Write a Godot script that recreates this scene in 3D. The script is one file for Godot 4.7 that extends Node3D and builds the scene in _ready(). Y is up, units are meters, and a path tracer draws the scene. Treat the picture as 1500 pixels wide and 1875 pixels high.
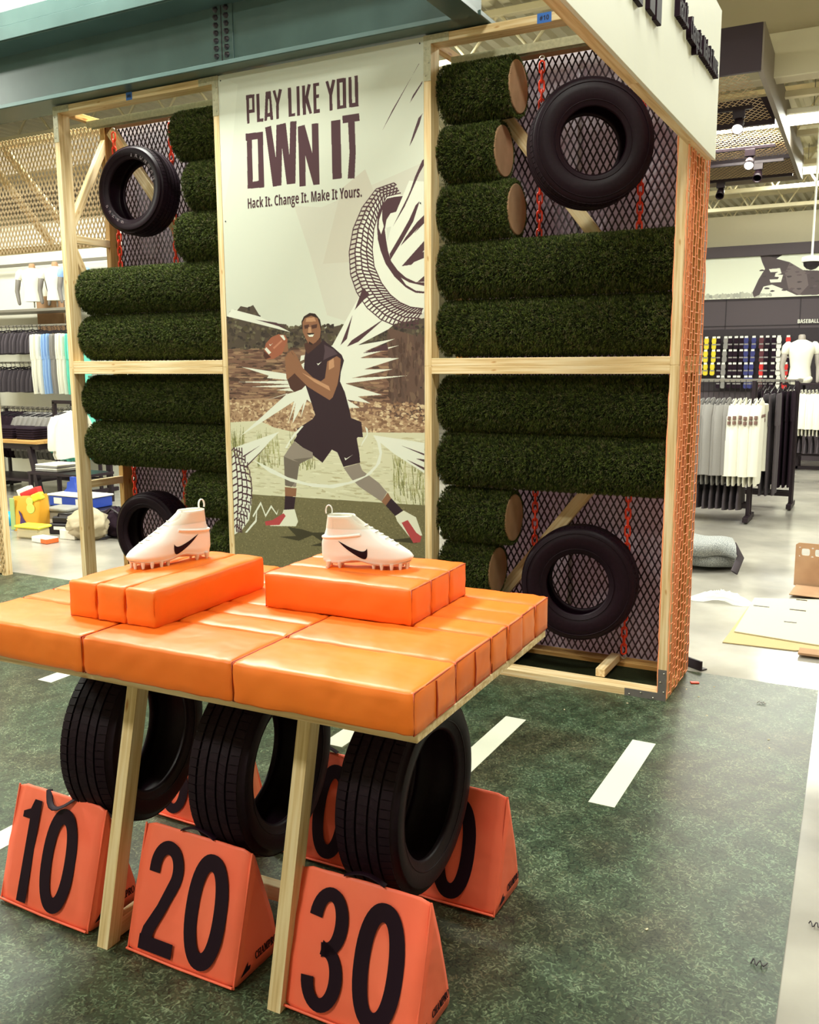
extends Node3D
# A sports-shop display: two timber bays stuffed with turf rolls and hung tyres, a printed banner, a padded table with cleats, the shop behind.

var M := {}
var taken := {}
var rng := RandomNumberGenerator.new()

func _ready():
	# ---- camera
	var cam := Camera3D.new(); cam.name = "camera"
	cam.position = Vector3(3.3153, 1.5363, 4.0949)
	cam.basis = Basis(Vector3.UP, deg_to_rad(28.011)) * Basis(Vector3.RIGHT, deg_to_rad(-9.161)) * Basis(Vector3.BACK, deg_to_rad(-0.327))
	cam.fov = 58.24; cam.near = 0.05; cam.far = 80.0
	add_child(cam); cam.current = true
	# ---- environment: a closed shop, so the sky hardly counts
	var we := WorldEnvironment.new(); we.name = "world"
	var env := Environment.new()
	env.background_mode = Environment.BG_COLOR
	env.background_color = Color(0.5, 0.5, 0.46)
	env.background_energy_multiplier = 0.3
	env.tonemap_mode = Environment.TONE_MAPPER_LINEAR
	env.tonemap_exposure = 1.78
	env.sdfgi_enabled = true; env.ssao_enabled = true; env.ssil_enabled = true
	we.environment = env; add_child(we)
	# ---- ceiling lights: x, y, z, length along x, width along z, energy
	make_materials()
	rng.seed = 7
	for l in LIGHTS: ceiling_light(l)
	build_room()
	build_bays()
	build_banner()
	build_beam()
	build_header_sign()
	build_rolls()
	build_tires_and_chains()
	build_table()
	build_markers()
	build_shoes()
	build_back_right()
	build_back_left()
	build_small()

# x, y, z, size x, size z, energy, what it looks like
var LIGHTS := [
	[-1.0, 4.9, 0.8, 1.2, 0.5, 15.0, "white ceiling light panel just in front of the left bay"],
	[3.5, 5.5, 2.6, 1.2, 0.6, 11.0, "added white ceiling light panel brightening the padded table top"],  # added overhead so that the pad tops come out bright
	[0.2, 5.05, 6.2, 1.2, 0.6, 13.0, "added white ceiling light panel filling the front faces from the aisle side"],  # unseen fill, added to lift the fronts of markers and banner
	[-7.0, 4.7, 2.6, 1.2, 0.6, 40.0, "white ceiling light panel far along the aisle past the left bay"],
	[-0.9, 4.7, -0.40, 1.2, 0.4, 16.0, "white ceiling light panel straight above the open top of the left bay"],
	[-6.4, 4.8, -2.4, 1.4, 0.8, 13.0, "white ceiling light panel above the shelf of torso forms"],
	[-2.0, 4.9, -4.6, 1.4, 0.8, 19.0, "white ceiling light panel above the concrete aisle behind the banner"],
	[3.8, 4.6, -3.0, 1.2, 0.8, 8.5, "white ceiling light panel above the flattened cardboard"],
	[1.6, 4.4, -8.4, 1.4, 0.5, 13.0, "white ceiling light panel in front of the sock wall"],
	[4.6, 4.4, -6.6, 1.4, 0.5, 10.0, "white ceiling light panel above the aisle right of the clothes rack"],
	[2.2, 4.75, -13.6, 1.4, 0.6, 26.0, "glaring white ceiling light panel between the joists beyond the sock wall"],
	[-1.6, 4.75, -14.5, 1.4, 0.6, 20.0, "white ceiling light panel between the joists far behind the banner"],
]

# ------------------------------------------------------------------ helpers
func numbered(called: String) -> String:
	taken[called] = taken.get(called, -1) + 1
	return called if taken[called] == 0 else "%s_%03d" % [called, taken[called]]

func S() -> SurfaceTool:
	var s := SurfaceTool.new()
	s.begin(Mesh.PRIMITIVE_TRIANGLES)
	s.set_smooth_group(-1)
	return s

func mesh_of(s) -> Mesh:
	if s is SurfaceTool:
		s.generate_normals()
		return s.commit()
	return s

func obj(called: String, s, m: Material, parent: Node = self) -> MeshInstance3D:
	var o := MeshInstance3D.new()
	o.mesh = mesh_of(s)
	o.material_override = m
	o.name = numbered(called) if parent == self else called
	parent.add_child(o, true)
	return o

func tag(o: Node, label: String, category: String, group := "") -> Node:
	o.set_meta("label", label); o.set_meta("category", category)
	if group: o.set_meta("group", group)
	return o

func thing(called: String, label: String, category: String, at := Vector3.ZERO, turn := 0.0, group := "") -> Node3D:
	var o := Node3D.new(); o.name = numbered(called); add_child(o, true)
	o.position = at; o.rotation.y = turn
	tag(o, label, category, group)
	return o

func dup(o: Node3D, at: Vector3, turn: float, label: String, group := "") -> Node3D:
	var base: String = o.name
	var cut := base.rfind("_")
	if cut > 0 and base.substr(cut + 1).is_valid_int(): base = base.substr(0, cut)
	var c: Node3D = o.duplicate()
	c.name = numbered(base); add_child(c, true)
	c.position = at; c.rotation.y = turn
	c.set_meta("label", label)
	if group: c.set_meta("group", group)
	return c

func struct(called: String, s, m: Material, parent: Node = self) -> MeshInstance3D:
	var o := obj(called, s, m, parent)
	if parent == self: o.set_meta("kind", "structure")
	return o

func tri_n(s: SurfaceTool, a: Vector3, b: Vector3, c: Vector3, n: Vector3):
	if (b - a).cross(c - a).dot(n) > 0.0:
		s.add_vertex(a); s.add_vertex(c); s.add_vertex(b)
	else:
		s.add_vertex(a); s.add_vertex(b); s.add_vertex(c)

func fan(s: SurfaceTool, p: PackedVector3Array, c: Vector3):
	var m := Vector3.ZERO
	for q in p: m += q
	m = m / p.size() - c
	for i in range(1, p.size() - 1): tri_n(s, p[0], p[i], p[i + 1], m)

# a box with chamfered edges
func cbox(s: SurfaceTool, size: Vector3, b := 0.002, xf := Transform3D()):
	var h := size / 2.0
	b = minf(b, minf(h.x, minf(h.y, h.z)) * 0.9)
	var c := xf.origin
	if b < 0.0004:
		for ax in 3:
			for sg in [-1.0, 1.0]:
				var q := PackedVector3Array()
				for k in [[-1, -1], [1, -1], [1, 1], [-1, 1]]:
					var v := Vector3.ZERO
					v[ax] = h[ax] * sg; v[(ax + 1) % 3] = h[(ax + 1) % 3] * k[0]; v[(ax + 2) % 3] = h[(ax + 2) % 3] * k[1]
					q.append(xf * v)
				fan(s, q, c)
		return
	for ax in 3:
		var u := (ax + 1) % 3
		var w := (ax + 2) % 3
		for sg in [-1.0, 1.0]:
			var q := PackedVector3Array()
			for k in [[-1, -1], [1, -1], [1, 1], [-1, 1]]:
				var v := Vector3.ZERO
				v[ax] = h[ax] * sg; v[u] = (h[u] - b) * k[0]; v[w] = (h[w] - b) * k[1]
				q.append(xf * v)
			fan(s, q, c)
		for su in [-1.0, 1.0]:
			for sw in [-1.0, 1.0]:
				var e := PackedVector3Array()
				for k in [[-1, 0], [1, 0], [1, 1], [-1, 1]]:
					var v := Vector3.ZERO
					v[ax] = (h[ax] - b) * k[0]
					v[u] = (h[u] - (b if k[1] == 1 else 0.0)) * su
					v[w] = (h[w] - (b if k[1] == 0 else 0.0)) * sw
					e.append(xf * v)
				fan(s, e, c)
	for sx in [-1.0, 1.0]:
		for sy in [-1.0, 1.0]:
			for sz in [-1.0, 1.0]:
				var g := Vector3(sx, sy, sz)
				var t := PackedVector3Array()
				for ax in 3:
					var v := (h - Vector3(b, b, b)) * g
					v[ax] = h[ax] * g[ax]
					t.append(xf * v)
				fan(s, t, c)

func box(size: Vector3, b := 0.002, at := Vector3.ZERO) -> SurfaceTool:
	var s := S(); cbox(s, size, b, Transform3D(Basis(), at)); return s

# skin between rings of equal size
func loft(s: SurfaceTool, rings: Array, closed := true, cap0 := true, cap1 := true, g := 1, loop := false):
	var n: int = rings[0].size()
	var cents := []
	for r in rings:
		var m := Vector3.ZERO
		for q in r: m += q
		cents.append(m / n)
	var sign_sum := 0.0
	var last := rings.size() if loop else rings.size() - 1
	var cols := n if closed else n - 1
	for i in mini(last, 4):
		var r0: PackedVector3Array = rings[i]
		var r1: PackedVector3Array = rings[(i + 1) % rings.size()]
		for j in cols:
			var k := (j + 1) % n
			var nn := (r0[k] - r0[j]).cross(r1[j] - r0[j])
			sign_sum += nn.dot((r0[j] + r1[k]) / 2.0 - (cents[i] + cents[(i + 1) % rings.size()]) / 2.0)
	s.set_smooth_group(g)
	for i in last:
		var r0: PackedVector3Array = rings[i]
		var r1: PackedVector3Array = rings[(i + 1) % rings.size()]
		for j in cols:
			var k := (j + 1) % n
			if sign_sum > 0.0:
				s.add_vertex(r0[j]); s.add_vertex(r1[j]); s.add_vertex(r0[k])
				s.add_vertex(r0[k]); s.add_vertex(r1[j]); s.add_vertex(r1[k])
			else:
				s.add_vertex(r0[j]); s.add_vertex(r0[k]); s.add_vertex(r1[j])
				s.add_vertex(r0[k]); s.add_vertex(r1[k]); s.add_vertex(r1[j])
	s.set_smooth_group(-1)
	if loop or not closed: return
	for e in [[cap0, 0, 1], [cap1, rings.size() - 1, rings.size() - 2]]:
		if not e[0]: continue
		var r: PackedVector3Array = rings[e[1]]
		var out: Vector3 = cents[e[1]] - cents[e[2]]
		for j in n: tri_n(s, cents[e[1]], r[j], r[(j + 1) % n], out)

func tube(s: SurfaceTool, pts: PackedVector3Array, r: float, n := 8, loop := false, flat := 1.0):
	var rings := []
	var cnt := pts.size()
	var up := Vector3.UP
	for i in cnt:
		var a := pts[(i - 1 + cnt) % cnt] if loop or i > 0 else pts[i]
		var b := pts[(i + 1) % cnt] if loop or i < cnt - 1 else pts[i]
		var d := (b - a).normalized()
		if i == 0: up = Vector3.UP if absf(d.y) < 0.9 else Vector3.RIGHT
		var x := d.cross(up).normalized()
		up = x.cross(d).normalized()
		var ring := PackedVector3Array()
		for j in n:
			var t := TAU * j / n
			ring.append(pts[i] + x * cos(t) * r + up * sin(t) * r * flat)
		rings.append(ring)
	loft(s, rings, true, true, true, 1, loop)

# profile of (radius, height) turned about y
func lathe(s: SurfaceTool, prof: Array, n := 24, xf := Transform3D(), cap0 := true, cap1 := true):
	var rings := []
	for q in prof:
		var ring := PackedVector3Array()
		for j in n:
			var t := TAU * j / n
			ring.append(xf * Vector3(cos(t) * q[0], q[1], sin(t) * q[0]))
		rings.append(ring)
	loft(s, rings, true, cap0, cap1)

# a flat outline given a thickness along +z
func prism(s: SurfaceTool, poly: PackedVector2Array, depth: float, xf := Transform3D()):
	var idx := Geometry2D.triangulate_polygon(poly)
	var fz := xf.basis.z
	for i in range(0, idx.size(), 3):
		var p := [poly[idx[i]], poly[idx[i + 1]], poly[idx[i + 2]]]
		tri_n(s, xf * Vector3(p[0].x, p[0].y, depth), xf * Vector3(p[1].x, p[1].y, depth), xf * Vector3(p[2].x, p[2].y, depth), fz)
		tri_n(s, xf * Vector3(p[0].x, p[0].y, 0), xf * Vector3(p[1].x, p[1].y, 0), xf * Vector3(p[2].x, p[2].y, 0), -fz)
	var area := 0.0
	for i in poly.size(): area += poly[i].cross(poly[(i + 1) % poly.size()])
	for i in poly.size():
		var a := poly[i]
		var b := poly[(i + 1) % poly.size()]
		var e := (b - a) * signf(area)
		var nn := xf.basis * Vector3(e.y, -e.x, 0)
		var a0 := xf * Vector3(a.x, a.y, 0); var a1 := xf * Vector3(a.x, a.y, depth)
		var b0 := xf * Vector3(b.x, b.y, 0); var b1 := xf * Vector3(b.x, b.y, depth)
		tri_n(s, a0, b0, b1, nn); tri_n(s, a0, b1, a1, nn)

# a band between an outer and an inner line of equal length
func band(s: SurfaceTool, outer: PackedVector2Array, inner: PackedVector2Array, depth: float, xf := Transform3D(), closed := true):
	var n := outer.size()
	for i in (n if closed else n - 1):
		var k := (i + 1) % n
		var q := PackedVector2Array([outer[i], outer[k], inner[k], inner[i]])
		prism(s, q, depth, xf)

func ellipse(c: Vector2, a: float, b: float, t0 := 0.0, t1 := TAU, n := 32, p := 2.0) -> PackedVector2Array:
	var o := PackedVector2Array()
	var full := absf(t1 - t0 - TAU) < 0.001
	for i in (n if full else n + 1):
		var t := t0 + (t1 - t0) * i / n
		var cx := cos(t); var sy := sin(t)
		o.append(c + Vector2(signf(cx) * pow(absf(cx), 2.0 / p) * a, signf(sy) * pow(absf(sy), 2.0 / p) * b))
	return o

# a piece of timber from a to b; w is its width across «side», h the other way
func lumber(called: String, a: Vector3, b: Vector3, w: float, h: float, parent: Node, m: Material = null, side := Vector3.BACK) -> MeshInstance3D:
	var x := (b - a).normalized()
	if absf(x.dot(side)) > 0.95: side = Vector3.RIGHT if absf(x.x) < 0.9 else Vector3.UP
	var z := (side - x * side.dot(x)).normalized()
	var y := z.cross(x)
	var o := obj(called, box(Vector3(a.distance_to(b), h, w), 0.0018), m if m else M.wood, parent)
	o.transform = Transform3D(Basis(x, y, z), (a + b) / 2.0)
	return o

func text_mesh(t: String, height: float, depth: float, squeeze := 1.0, font := "Droid Sans", weight := 700) -> ArrayMesh:
	var tm := TextMesh.new()
	var f := SystemFont.new(); f.font_names = PackedStringArray([font]); f.font_weight = weight
	tm.font = f; tm.text = t; tm.font_size = 64; tm.pixel_size = height / 46.0; tm.depth = depth; tm.curve_step = 1.0
	var s := S()
	s.append_from(tm, 0, Transform3D(Basis().scaled(Vector3(squeeze, 1, 1)), Vector3.ZERO))
	return s.commit()

# ------------------------------------------------------------------ materials
func ramp(a: Array) -> Gradient:
	var g := Gradient.new()
	var o := PackedFloat32Array(); var c := PackedColorArray()
	for q in a: o.append(q[0]); c.append(q[1])
	g.offsets = o; g.colors = c
	return g

func noise(freq: float, colors: Array, size := 256, kind := FastNoiseLite.TYPE_SIMPLEX_SMOOTH, oct := 4, sd := 1, normal := 0.0) -> NoiseTexture2D:
	var f := FastNoiseLite.new(); f.noise_type = kind; f.frequency = freq; f.fractal_octaves = oct; f.seed = sd
	var t := NoiseTexture2D.new(); t.width = size; t.height = size; t.seamless = true; t.noise = f
	if normal > 0.0: t.as_normal_map = true; t.bump_strength = normal
	else: t.color_ramp = ramp(colors)
	return t

func mat(called: String, c: Color, rough := 0.7, metal := 0.0, tex: Texture2D = null, scale := Vector3.ONE, bump: Texture2D = null, bumpcm := 0.1) -> StandardMaterial3D:
	var m := StandardMaterial3D.new()
	m.resource_name = called
	m.albedo_color = c; m.roughness = rough; m.metallic = metal
	if called in ["ink", "rubber", "tread_rubber", "turf", "turf_blade", "cloth_black", "print_brown"]: m.metallic_specular = 0.28
	if tex: m.albedo_texture = tex
	if tex or bump:
		m.uv1_triplanar = true; m.uv1_scale = scale
	if bump:
		m.heightmap_enabled = true; m.heightmap_texture = bump; m.heightmap_scale = bumpcm
	M[called] = m
	return m

func h(x: String) -> Color: return Color.html(x)

func strokes(base: Color, cols: Array, n: int, size: int, sd: int, lmin: int, lmax: int, wide := 1) -> ImageTexture:
	# many short curved blades drawn over a ground colour; it repeats without a seam
	var im := Image.create_empty(size, size, false, Image.FORMAT_RGB8)
	im.fill(base)
	var r := RandomNumberGenerator.new(); r.seed = sd
	var waves := []
	for i in 14: waves.append([r.randi_range(-16, 16), r.randi_range(-16, 16), r.randf() * TAU])
	for i in n:
		var x := r.randf() * size; var y := r.randf() * size
		var clump := 0.0   # darker and paler clumps of blades
		if wide > 1:
			for w in waves: clump += sin((w[0] * x + w[1] * y) / size * TAU + w[2])
			clump = clampf(clump * 0.07, -0.25, 0.25)
		var a := r.randf() * TAU; var bend := r.randf_range(-0.08, 0.08)
		var c: Color = cols[r.randi() % cols.size()]
		c = c.lerp(base, r.randf() * 0.4)
		c = c.darkened(-clump) if clump < 0.0 else c.lightened(clump * 0.4)
		for k in r.randi_range(lmin, lmax):
			im.set_pixel(posmod(int(x), size), posmod(int(y), size), c)
			if wide > 1:
				im.set_pixel(posmod(int(x + 1), size), posmod(int(y), size), c)
				im.set_pixel(posmod(int(x), size), posmod(int(y + 1), size), c)
			x += cos(a); y += sin(a); a += bend
	return ImageTexture.create_from_image(im)

func make_materials():
	var grain := noise(0.02, [[0.0, h("bd9a68")], [0.35, h("d9bb88")], [0.6, h("e6cda0")], [1.0, h("efdfbc")]], 256, FastNoiseLite.TYPE_SIMPLEX_SMOOTH, 5, 3)
	var knots := noise(0.03, [[0.0, Color(1, 1, 1)], [0.90, Color(1, 1, 1)], [0.95, h("c79c6e")], [1.0, h("8d6340")]], 256, FastNoiseLite.TYPE_SIMPLEX_SMOOTH, 1, 11)
	var w := mat("wood", Color(1, 1, 1), 0.62, 0.0, grain, Vector3(0.35, 9.0, 9.0), noise(0.02, [[0.0, Color(0.3, 0.3, 0.3)], [1.0, Color(0.7, 0.7, 0.7)]], 256, FastNoiseLite.TYPE_SIMPLEX_SMOOTH, 5, 3), 0.03)
	w.detail_enabled = true; w.detail_albedo = knots; w.detail_blend_mode = BaseMaterial3D.BLEND_MODE_MUL
	w.detail_uv_layer = BaseMaterial3D.DETAIL_UV_2; w.uv2_triplanar = true; w.uv2_scale = Vector3(0.8, 2.6, 2.6)
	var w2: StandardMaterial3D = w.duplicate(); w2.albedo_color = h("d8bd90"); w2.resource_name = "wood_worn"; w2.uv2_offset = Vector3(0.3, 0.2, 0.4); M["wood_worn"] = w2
	mat("galv", h("e2e0d0"), 0.45, 0.15, noise(0.05, [[0.0, h("bbb9a8")], [1.0, h("dcdac8")]], 128), Vector3(6, 6, 6))
	mat("screw", h("b9b6a6"), 0.35, 0.8)
	mat("beam_green", Color(1, 1, 1), 0.33, 0.0, noise(0.012, [[0.0, h("475b59")], [0.6, h("4f6462")], [1.0, h("566c69")]], 256), Vector3(0.6, 0.6, 0.6))
	mat("beam_dark", h("2a2028"), 0.4)
	mat("rubber", Color(1, 1, 1), 0.48, 0.0, noise(0.08, [[0.0, h("15060f")], [1.0, h("1f0d1a")]], 128), Vector3(5, 5, 5), noise(0.2, [[0.0, Color(0, 0, 0)], [1.0, Color(1, 1, 1)]], 128), 0.02)
	mat("tread_rubber", Color(1, 1, 1), 0.6, 0.0, noise(0.06, [[0.0, h("160711")], [0.7, h("1e0d18")], [1.0, h("30202a")]], 128), Vector3(8, 8, 8))
	mat("rubber_letter", h("75666e"), 0.5)
	mat("turf", Color(1, 1, 1), 0.9, 0.0, strokes(h("15180c"), [h("2a3016"), h("383f1c"), h("121409")], 9000, 256, 5, 4, 9), Vector3(7, 7, 7))
	var bl := mat("turf_blade", Color(1, 1, 1), 0.65)
	bl.vertex_color_use_as_albedo = true
	mat("core_board", Color(1, 1, 1), 0.85, 0.0, noise(0.03, [[0.0, h("a27c5c")], [1.0, h("b89070")]], 128), Vector3(2, 2, 2))
	mat("mesh_dark", h("43333b"), 0.45, 0.3)
	mat("mesh_tan", h("c2a57a"), 0.55, 0.1)
	var scrim := mat("mauve_board", Color(1, 1, 1), 0.8, 0.0, noise(0.01, [[0.0, h("d2ced6")], [1.0, h("e0dce2")]], 128), Vector3(0.7, 0.7, 0.7))
	scrim.backlight_enabled = true; scrim.backlight = Color(0.8, 0.72, 0.74)
	mat("net_orange", h("ffa272"), 0.5)
	var net: StandardMaterial3D = M.net_orange; net.backlight_enabled = true; net.backlight = Color(0.25, 0.08, 0.03)
	mat("chain_orange", h("f2401f"), 0.35)
	# vinyl with faint creases
	var crease := noise(0.012, [[0.0, Color(0, 0, 0)], [0.45, Color(0.5, 0.5, 0.5)], [1.0, Color(1, 1, 1)]], 256, FastNoiseLite.TYPE_SIMPLEX_SMOOTH, 3, 21)
	mat("vinyl", Color(1, 1, 1), 0.42, 0.0, noise(0.008, [[0.0, h("f4731a")], [1.0, h("fa8228")]], 128), Vector3(2, 2, 2), crease, 0.25)
	mat("vinyl_b", Color(1, 1, 1), 0.44, 0.0, noise(0.008, [[0.0, h("ef6d17")], [1.0, h("f67a22")]], 128), Vector3(2, 2, 2), crease, 0.3)
	mat("piping", h("b7400c"), 0.5)
	mat("marker", Color(1, 1, 1), 0.55, 0.0, noise(0.01, [[0.0, h("ff6a4c")], [1.0, h("ff7a5a")]], 128), Vector3(2, 2, 2), crease, 0.35)
	mat("ink", h("1f0a19"), 0.6)
	mat("print_brown", h("472c33"), 0.6)
	mat("cream_board", Color(1, 1, 1), 0.55, 0.0, noise(0.004, [[0.0, h("dcdcca")], [1.0, h("e6e6d5")]], 128), Vector3(0.5, 0.5, 0.5))
	mat("white", h("efeee2"), 0.55)
	mat("chalk", h("d9dccb"), 0.7)
	mat("shoe_white", h("f3f5f5"), 0.42)
	mat("shoe_pale", h("e8cabf"), 0.3)
	mat("stud", h("efe3da"), 0.18)
	mat("sole_dark", h("5b1d20"), 0.3, 0.4)
	mat("knit", Color(1, 1, 1), 0.8, 0.0, noise(0.3, [[0.0, h("dedace")], [1.0, h("f3f0e6")]], 128), Vector3(20, 20, 20))
	mat("tape_blue", h("3a6fc4"), 0.6)
	# floors
	var fl := mat("concrete", Color(1, 1, 1), 0.28, 0.0, noise(0.006, [[0.0, h("86817a")], [0.4, h("98938a")], [0.7, h("a5a096")], [1.0, h("b3aea2")]], 512, FastNoiseLite.TYPE_SIMPLEX_SMOOTH, 6, 9), Vector3(0.35, 0.35, 0.35))
	fl.roughness_texture = noise(0.01, [[0.0, Color(0.5, 0.5, 0.5)], [1.0, Color(1, 1, 1)]], 256, FastNoiseLite.TYPE_SIMPLEX_SMOOTH, 4, 4)
	var gr := mat("grass_print", Color(1, 1, 1), 0.40, 0.0, strokes(h("475241"), [h("6a7a62"), h("82917a"), h("343d30"), h("9eab90"), h("586852"), h("3d4839"), h("787660"), h("293126")], 60000, 1024, 3, 4, 11, 2), Vector3(0.60, 0.60, 0.60))
	gr.detail_enabled = true; gr.detail_blend_mode = BaseMaterial3D.BLEND_MODE_MUL
	gr.detail_albedo = noise(0.011, [[0.0, h("b09c8c")], [0.32, h("c4bcac")], [0.5, h("cfd6c6")], [0.72, h("b9cbbb")], [1.0, h("b0a496")]], 256, FastNoiseLite.TYPE_SIMPLEX_SMOOTH, 3, 17)
	gr.detail_uv_layer = BaseMaterial3D.DETAIL_UV_2; gr.uv2_triplanar = true; gr.uv2_scale = Vector3(0.42, 0.42, 0.42)
	# shop
	mat("wall_cream", h("d8d0b4"), 0.8)
	mat("wall_beige", Color(1, 1, 1), 0.8, 0.0, noise(0.004, [[0.0, h("bfb396")], [1.0, h("cabfa3")]], 128), Vector3(0.3, 0.3, 0.3))
	mat("wall_dark", h("4a3f45"), 0.6)
	mat("peg_dark", h("241820"), 0.6)
	mat("deck", h("d6d0b6"), 0.6)
	mat("joist", h("d9cfae"), 0.6)
	mat("soffit_dark", h("2c1c27"), 0.6)
	mat("soffit_grey", h("857a6e"), 0.6)
	mat("black_metal", h("23141e"), 0.45, 0.2)
	mat("grey_metal", h("8d8880"), 0.4, 0.5)
	mat("cloth_grey", Color(1, 1, 1), 0.9, 0.0, noise(0.3, [[0.0, h("7e7a78")], [1.0, h("989490")]], 128), Vector3(6, 6, 6))
	mat("cloth_white", h("e9e6d8"), 0.9)
	mat("cloth_black", h("241722"), 0.9)
	mat("cloth_charcoal", h("4a4248"), 0.9)
	mat("cloth_blue", h("8fb0de"), 0.9)
	mat("cloth_teal", h("6fd3bd"), 0.9)
	mat("cloth_stripe", h("7c6058"), 0.9)
	mat("mannequin", h("9a928a"), 0.45); mat("cream_cloth", h("b9ac90"), 0.8)
	mat("yellow", h("dcc62a"), 0.7); mat("navy", h("2c2f6e"), 0.7); mat("red", h("cf2b28"), 0.7); mat("maroon", h("56222c"), 0.7)
	mat("card", Color(1, 1, 1), 0.85, 0.0, noise(0.02, [[0.0, h("a98262")], [1.0, h("bd9674")]], 128), Vector3(1.5, 1.5, 1.5))
	mat("card_pale", h("d8cfae"), 0.75); mat("card_tan", h("bfa878"), 0.8); mat("galv_shaded", h("6e6a68"), 0.5, 0.2); mat("form_grey", h("6f6862"), 0.5)  # bottom plates are the same galvanised metal, with shade put into the colour
	mat("felt", Color(1, 1, 1), 0.95, 0.0, noise(0.25, [[0.0, h("4c4e52")], [0.42, h("7d8082")], [0.6, h("a2a4a2")], [1.0, h("d8d8d0")]], 256, FastNoiseLite.TYPE_SIMPLEX, 2), Vector3(1.6, 1.6, 1.6))
	var film := mat("film", Color(0.93, 0.94, 0.9, 0.55), 0.4)
	film.transparency = BaseMaterial3D.TRANSPARENCY_ALPHA
	mat("blue_plastic", h("2544a8"), 0.4); mat("cup_blue", h("27a9d8"), 0.3); mat("black_plastic", h("1f1820"), 0.4); mat("tote", h("e6a52e"), 0.5)
	mat("tote_green", h("a9c07c"), 0.5); mat("lemon", h("cfd96a"), 0.5); mat("purple", h("4a2c6a"), 0.5); mat("lid_yellow", h("e7e23c"), 0.4)
	var tubm := mat("clear_tub", Color(0.9, 0.85, 0.7, 0.6), 0.3); tubm.transparency = BaseMaterial3D.TRANSPARENCY_ALPHA
	mat("nuts", h("a98a54"), 0.8); mat("paper_orange", h("ef6f32"), 0.6); mat("grey_plastic", h("9b9a94"), 0.4)
	var lit := mat("lamp_face", Color(1, 0.98, 0.92), 0.5)
	lit.emission_enabled = true; lit.emission = Color(1, 0.97, 0.88); lit.emission_energy_multiplier = 2.5

func ceiling_light(l: Array):
	var t := thing("ceiling_light", l[6], "light", Vector3(l[0], l[1], l[2]))
	obj("housing", box(Vector3(l[3] + 0.06, 0.07, l[4] + 0.06), 0.01, Vector3(0, 0.045, 0)), M.white, t)
	obj("lamp_diffuser", box(Vector3(l[3], 0.012, l[4]), 0.003, Vector3(0, 0.006, 0)), M.lamp_face, t)
	for s in [-1.0, 1.0]:
		var r := S(); tube(r, PackedVector3Array([Vector3(s * l[3] * 0.4, 0.08, 0), Vector3(s * l[3] * 0.4, 0.5, 0)]), 0.006, 6)
		obj("suspension_rod", r, M.grey_metal, t)
	var a := AreaLight3D.new(); a.name = "lamp"
	a.area_size = Vector2(l[3], l[4]); a.light_energy = l[5]; a.light_color = Color(0.985, 1.0, 0.95)
	a.area_range = 40.0; a.shadow_enabled = true
	t.add_child(a); a.position = Vector3(0, -0.012, 0); a.rotation_degrees.x = -90.0

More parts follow.
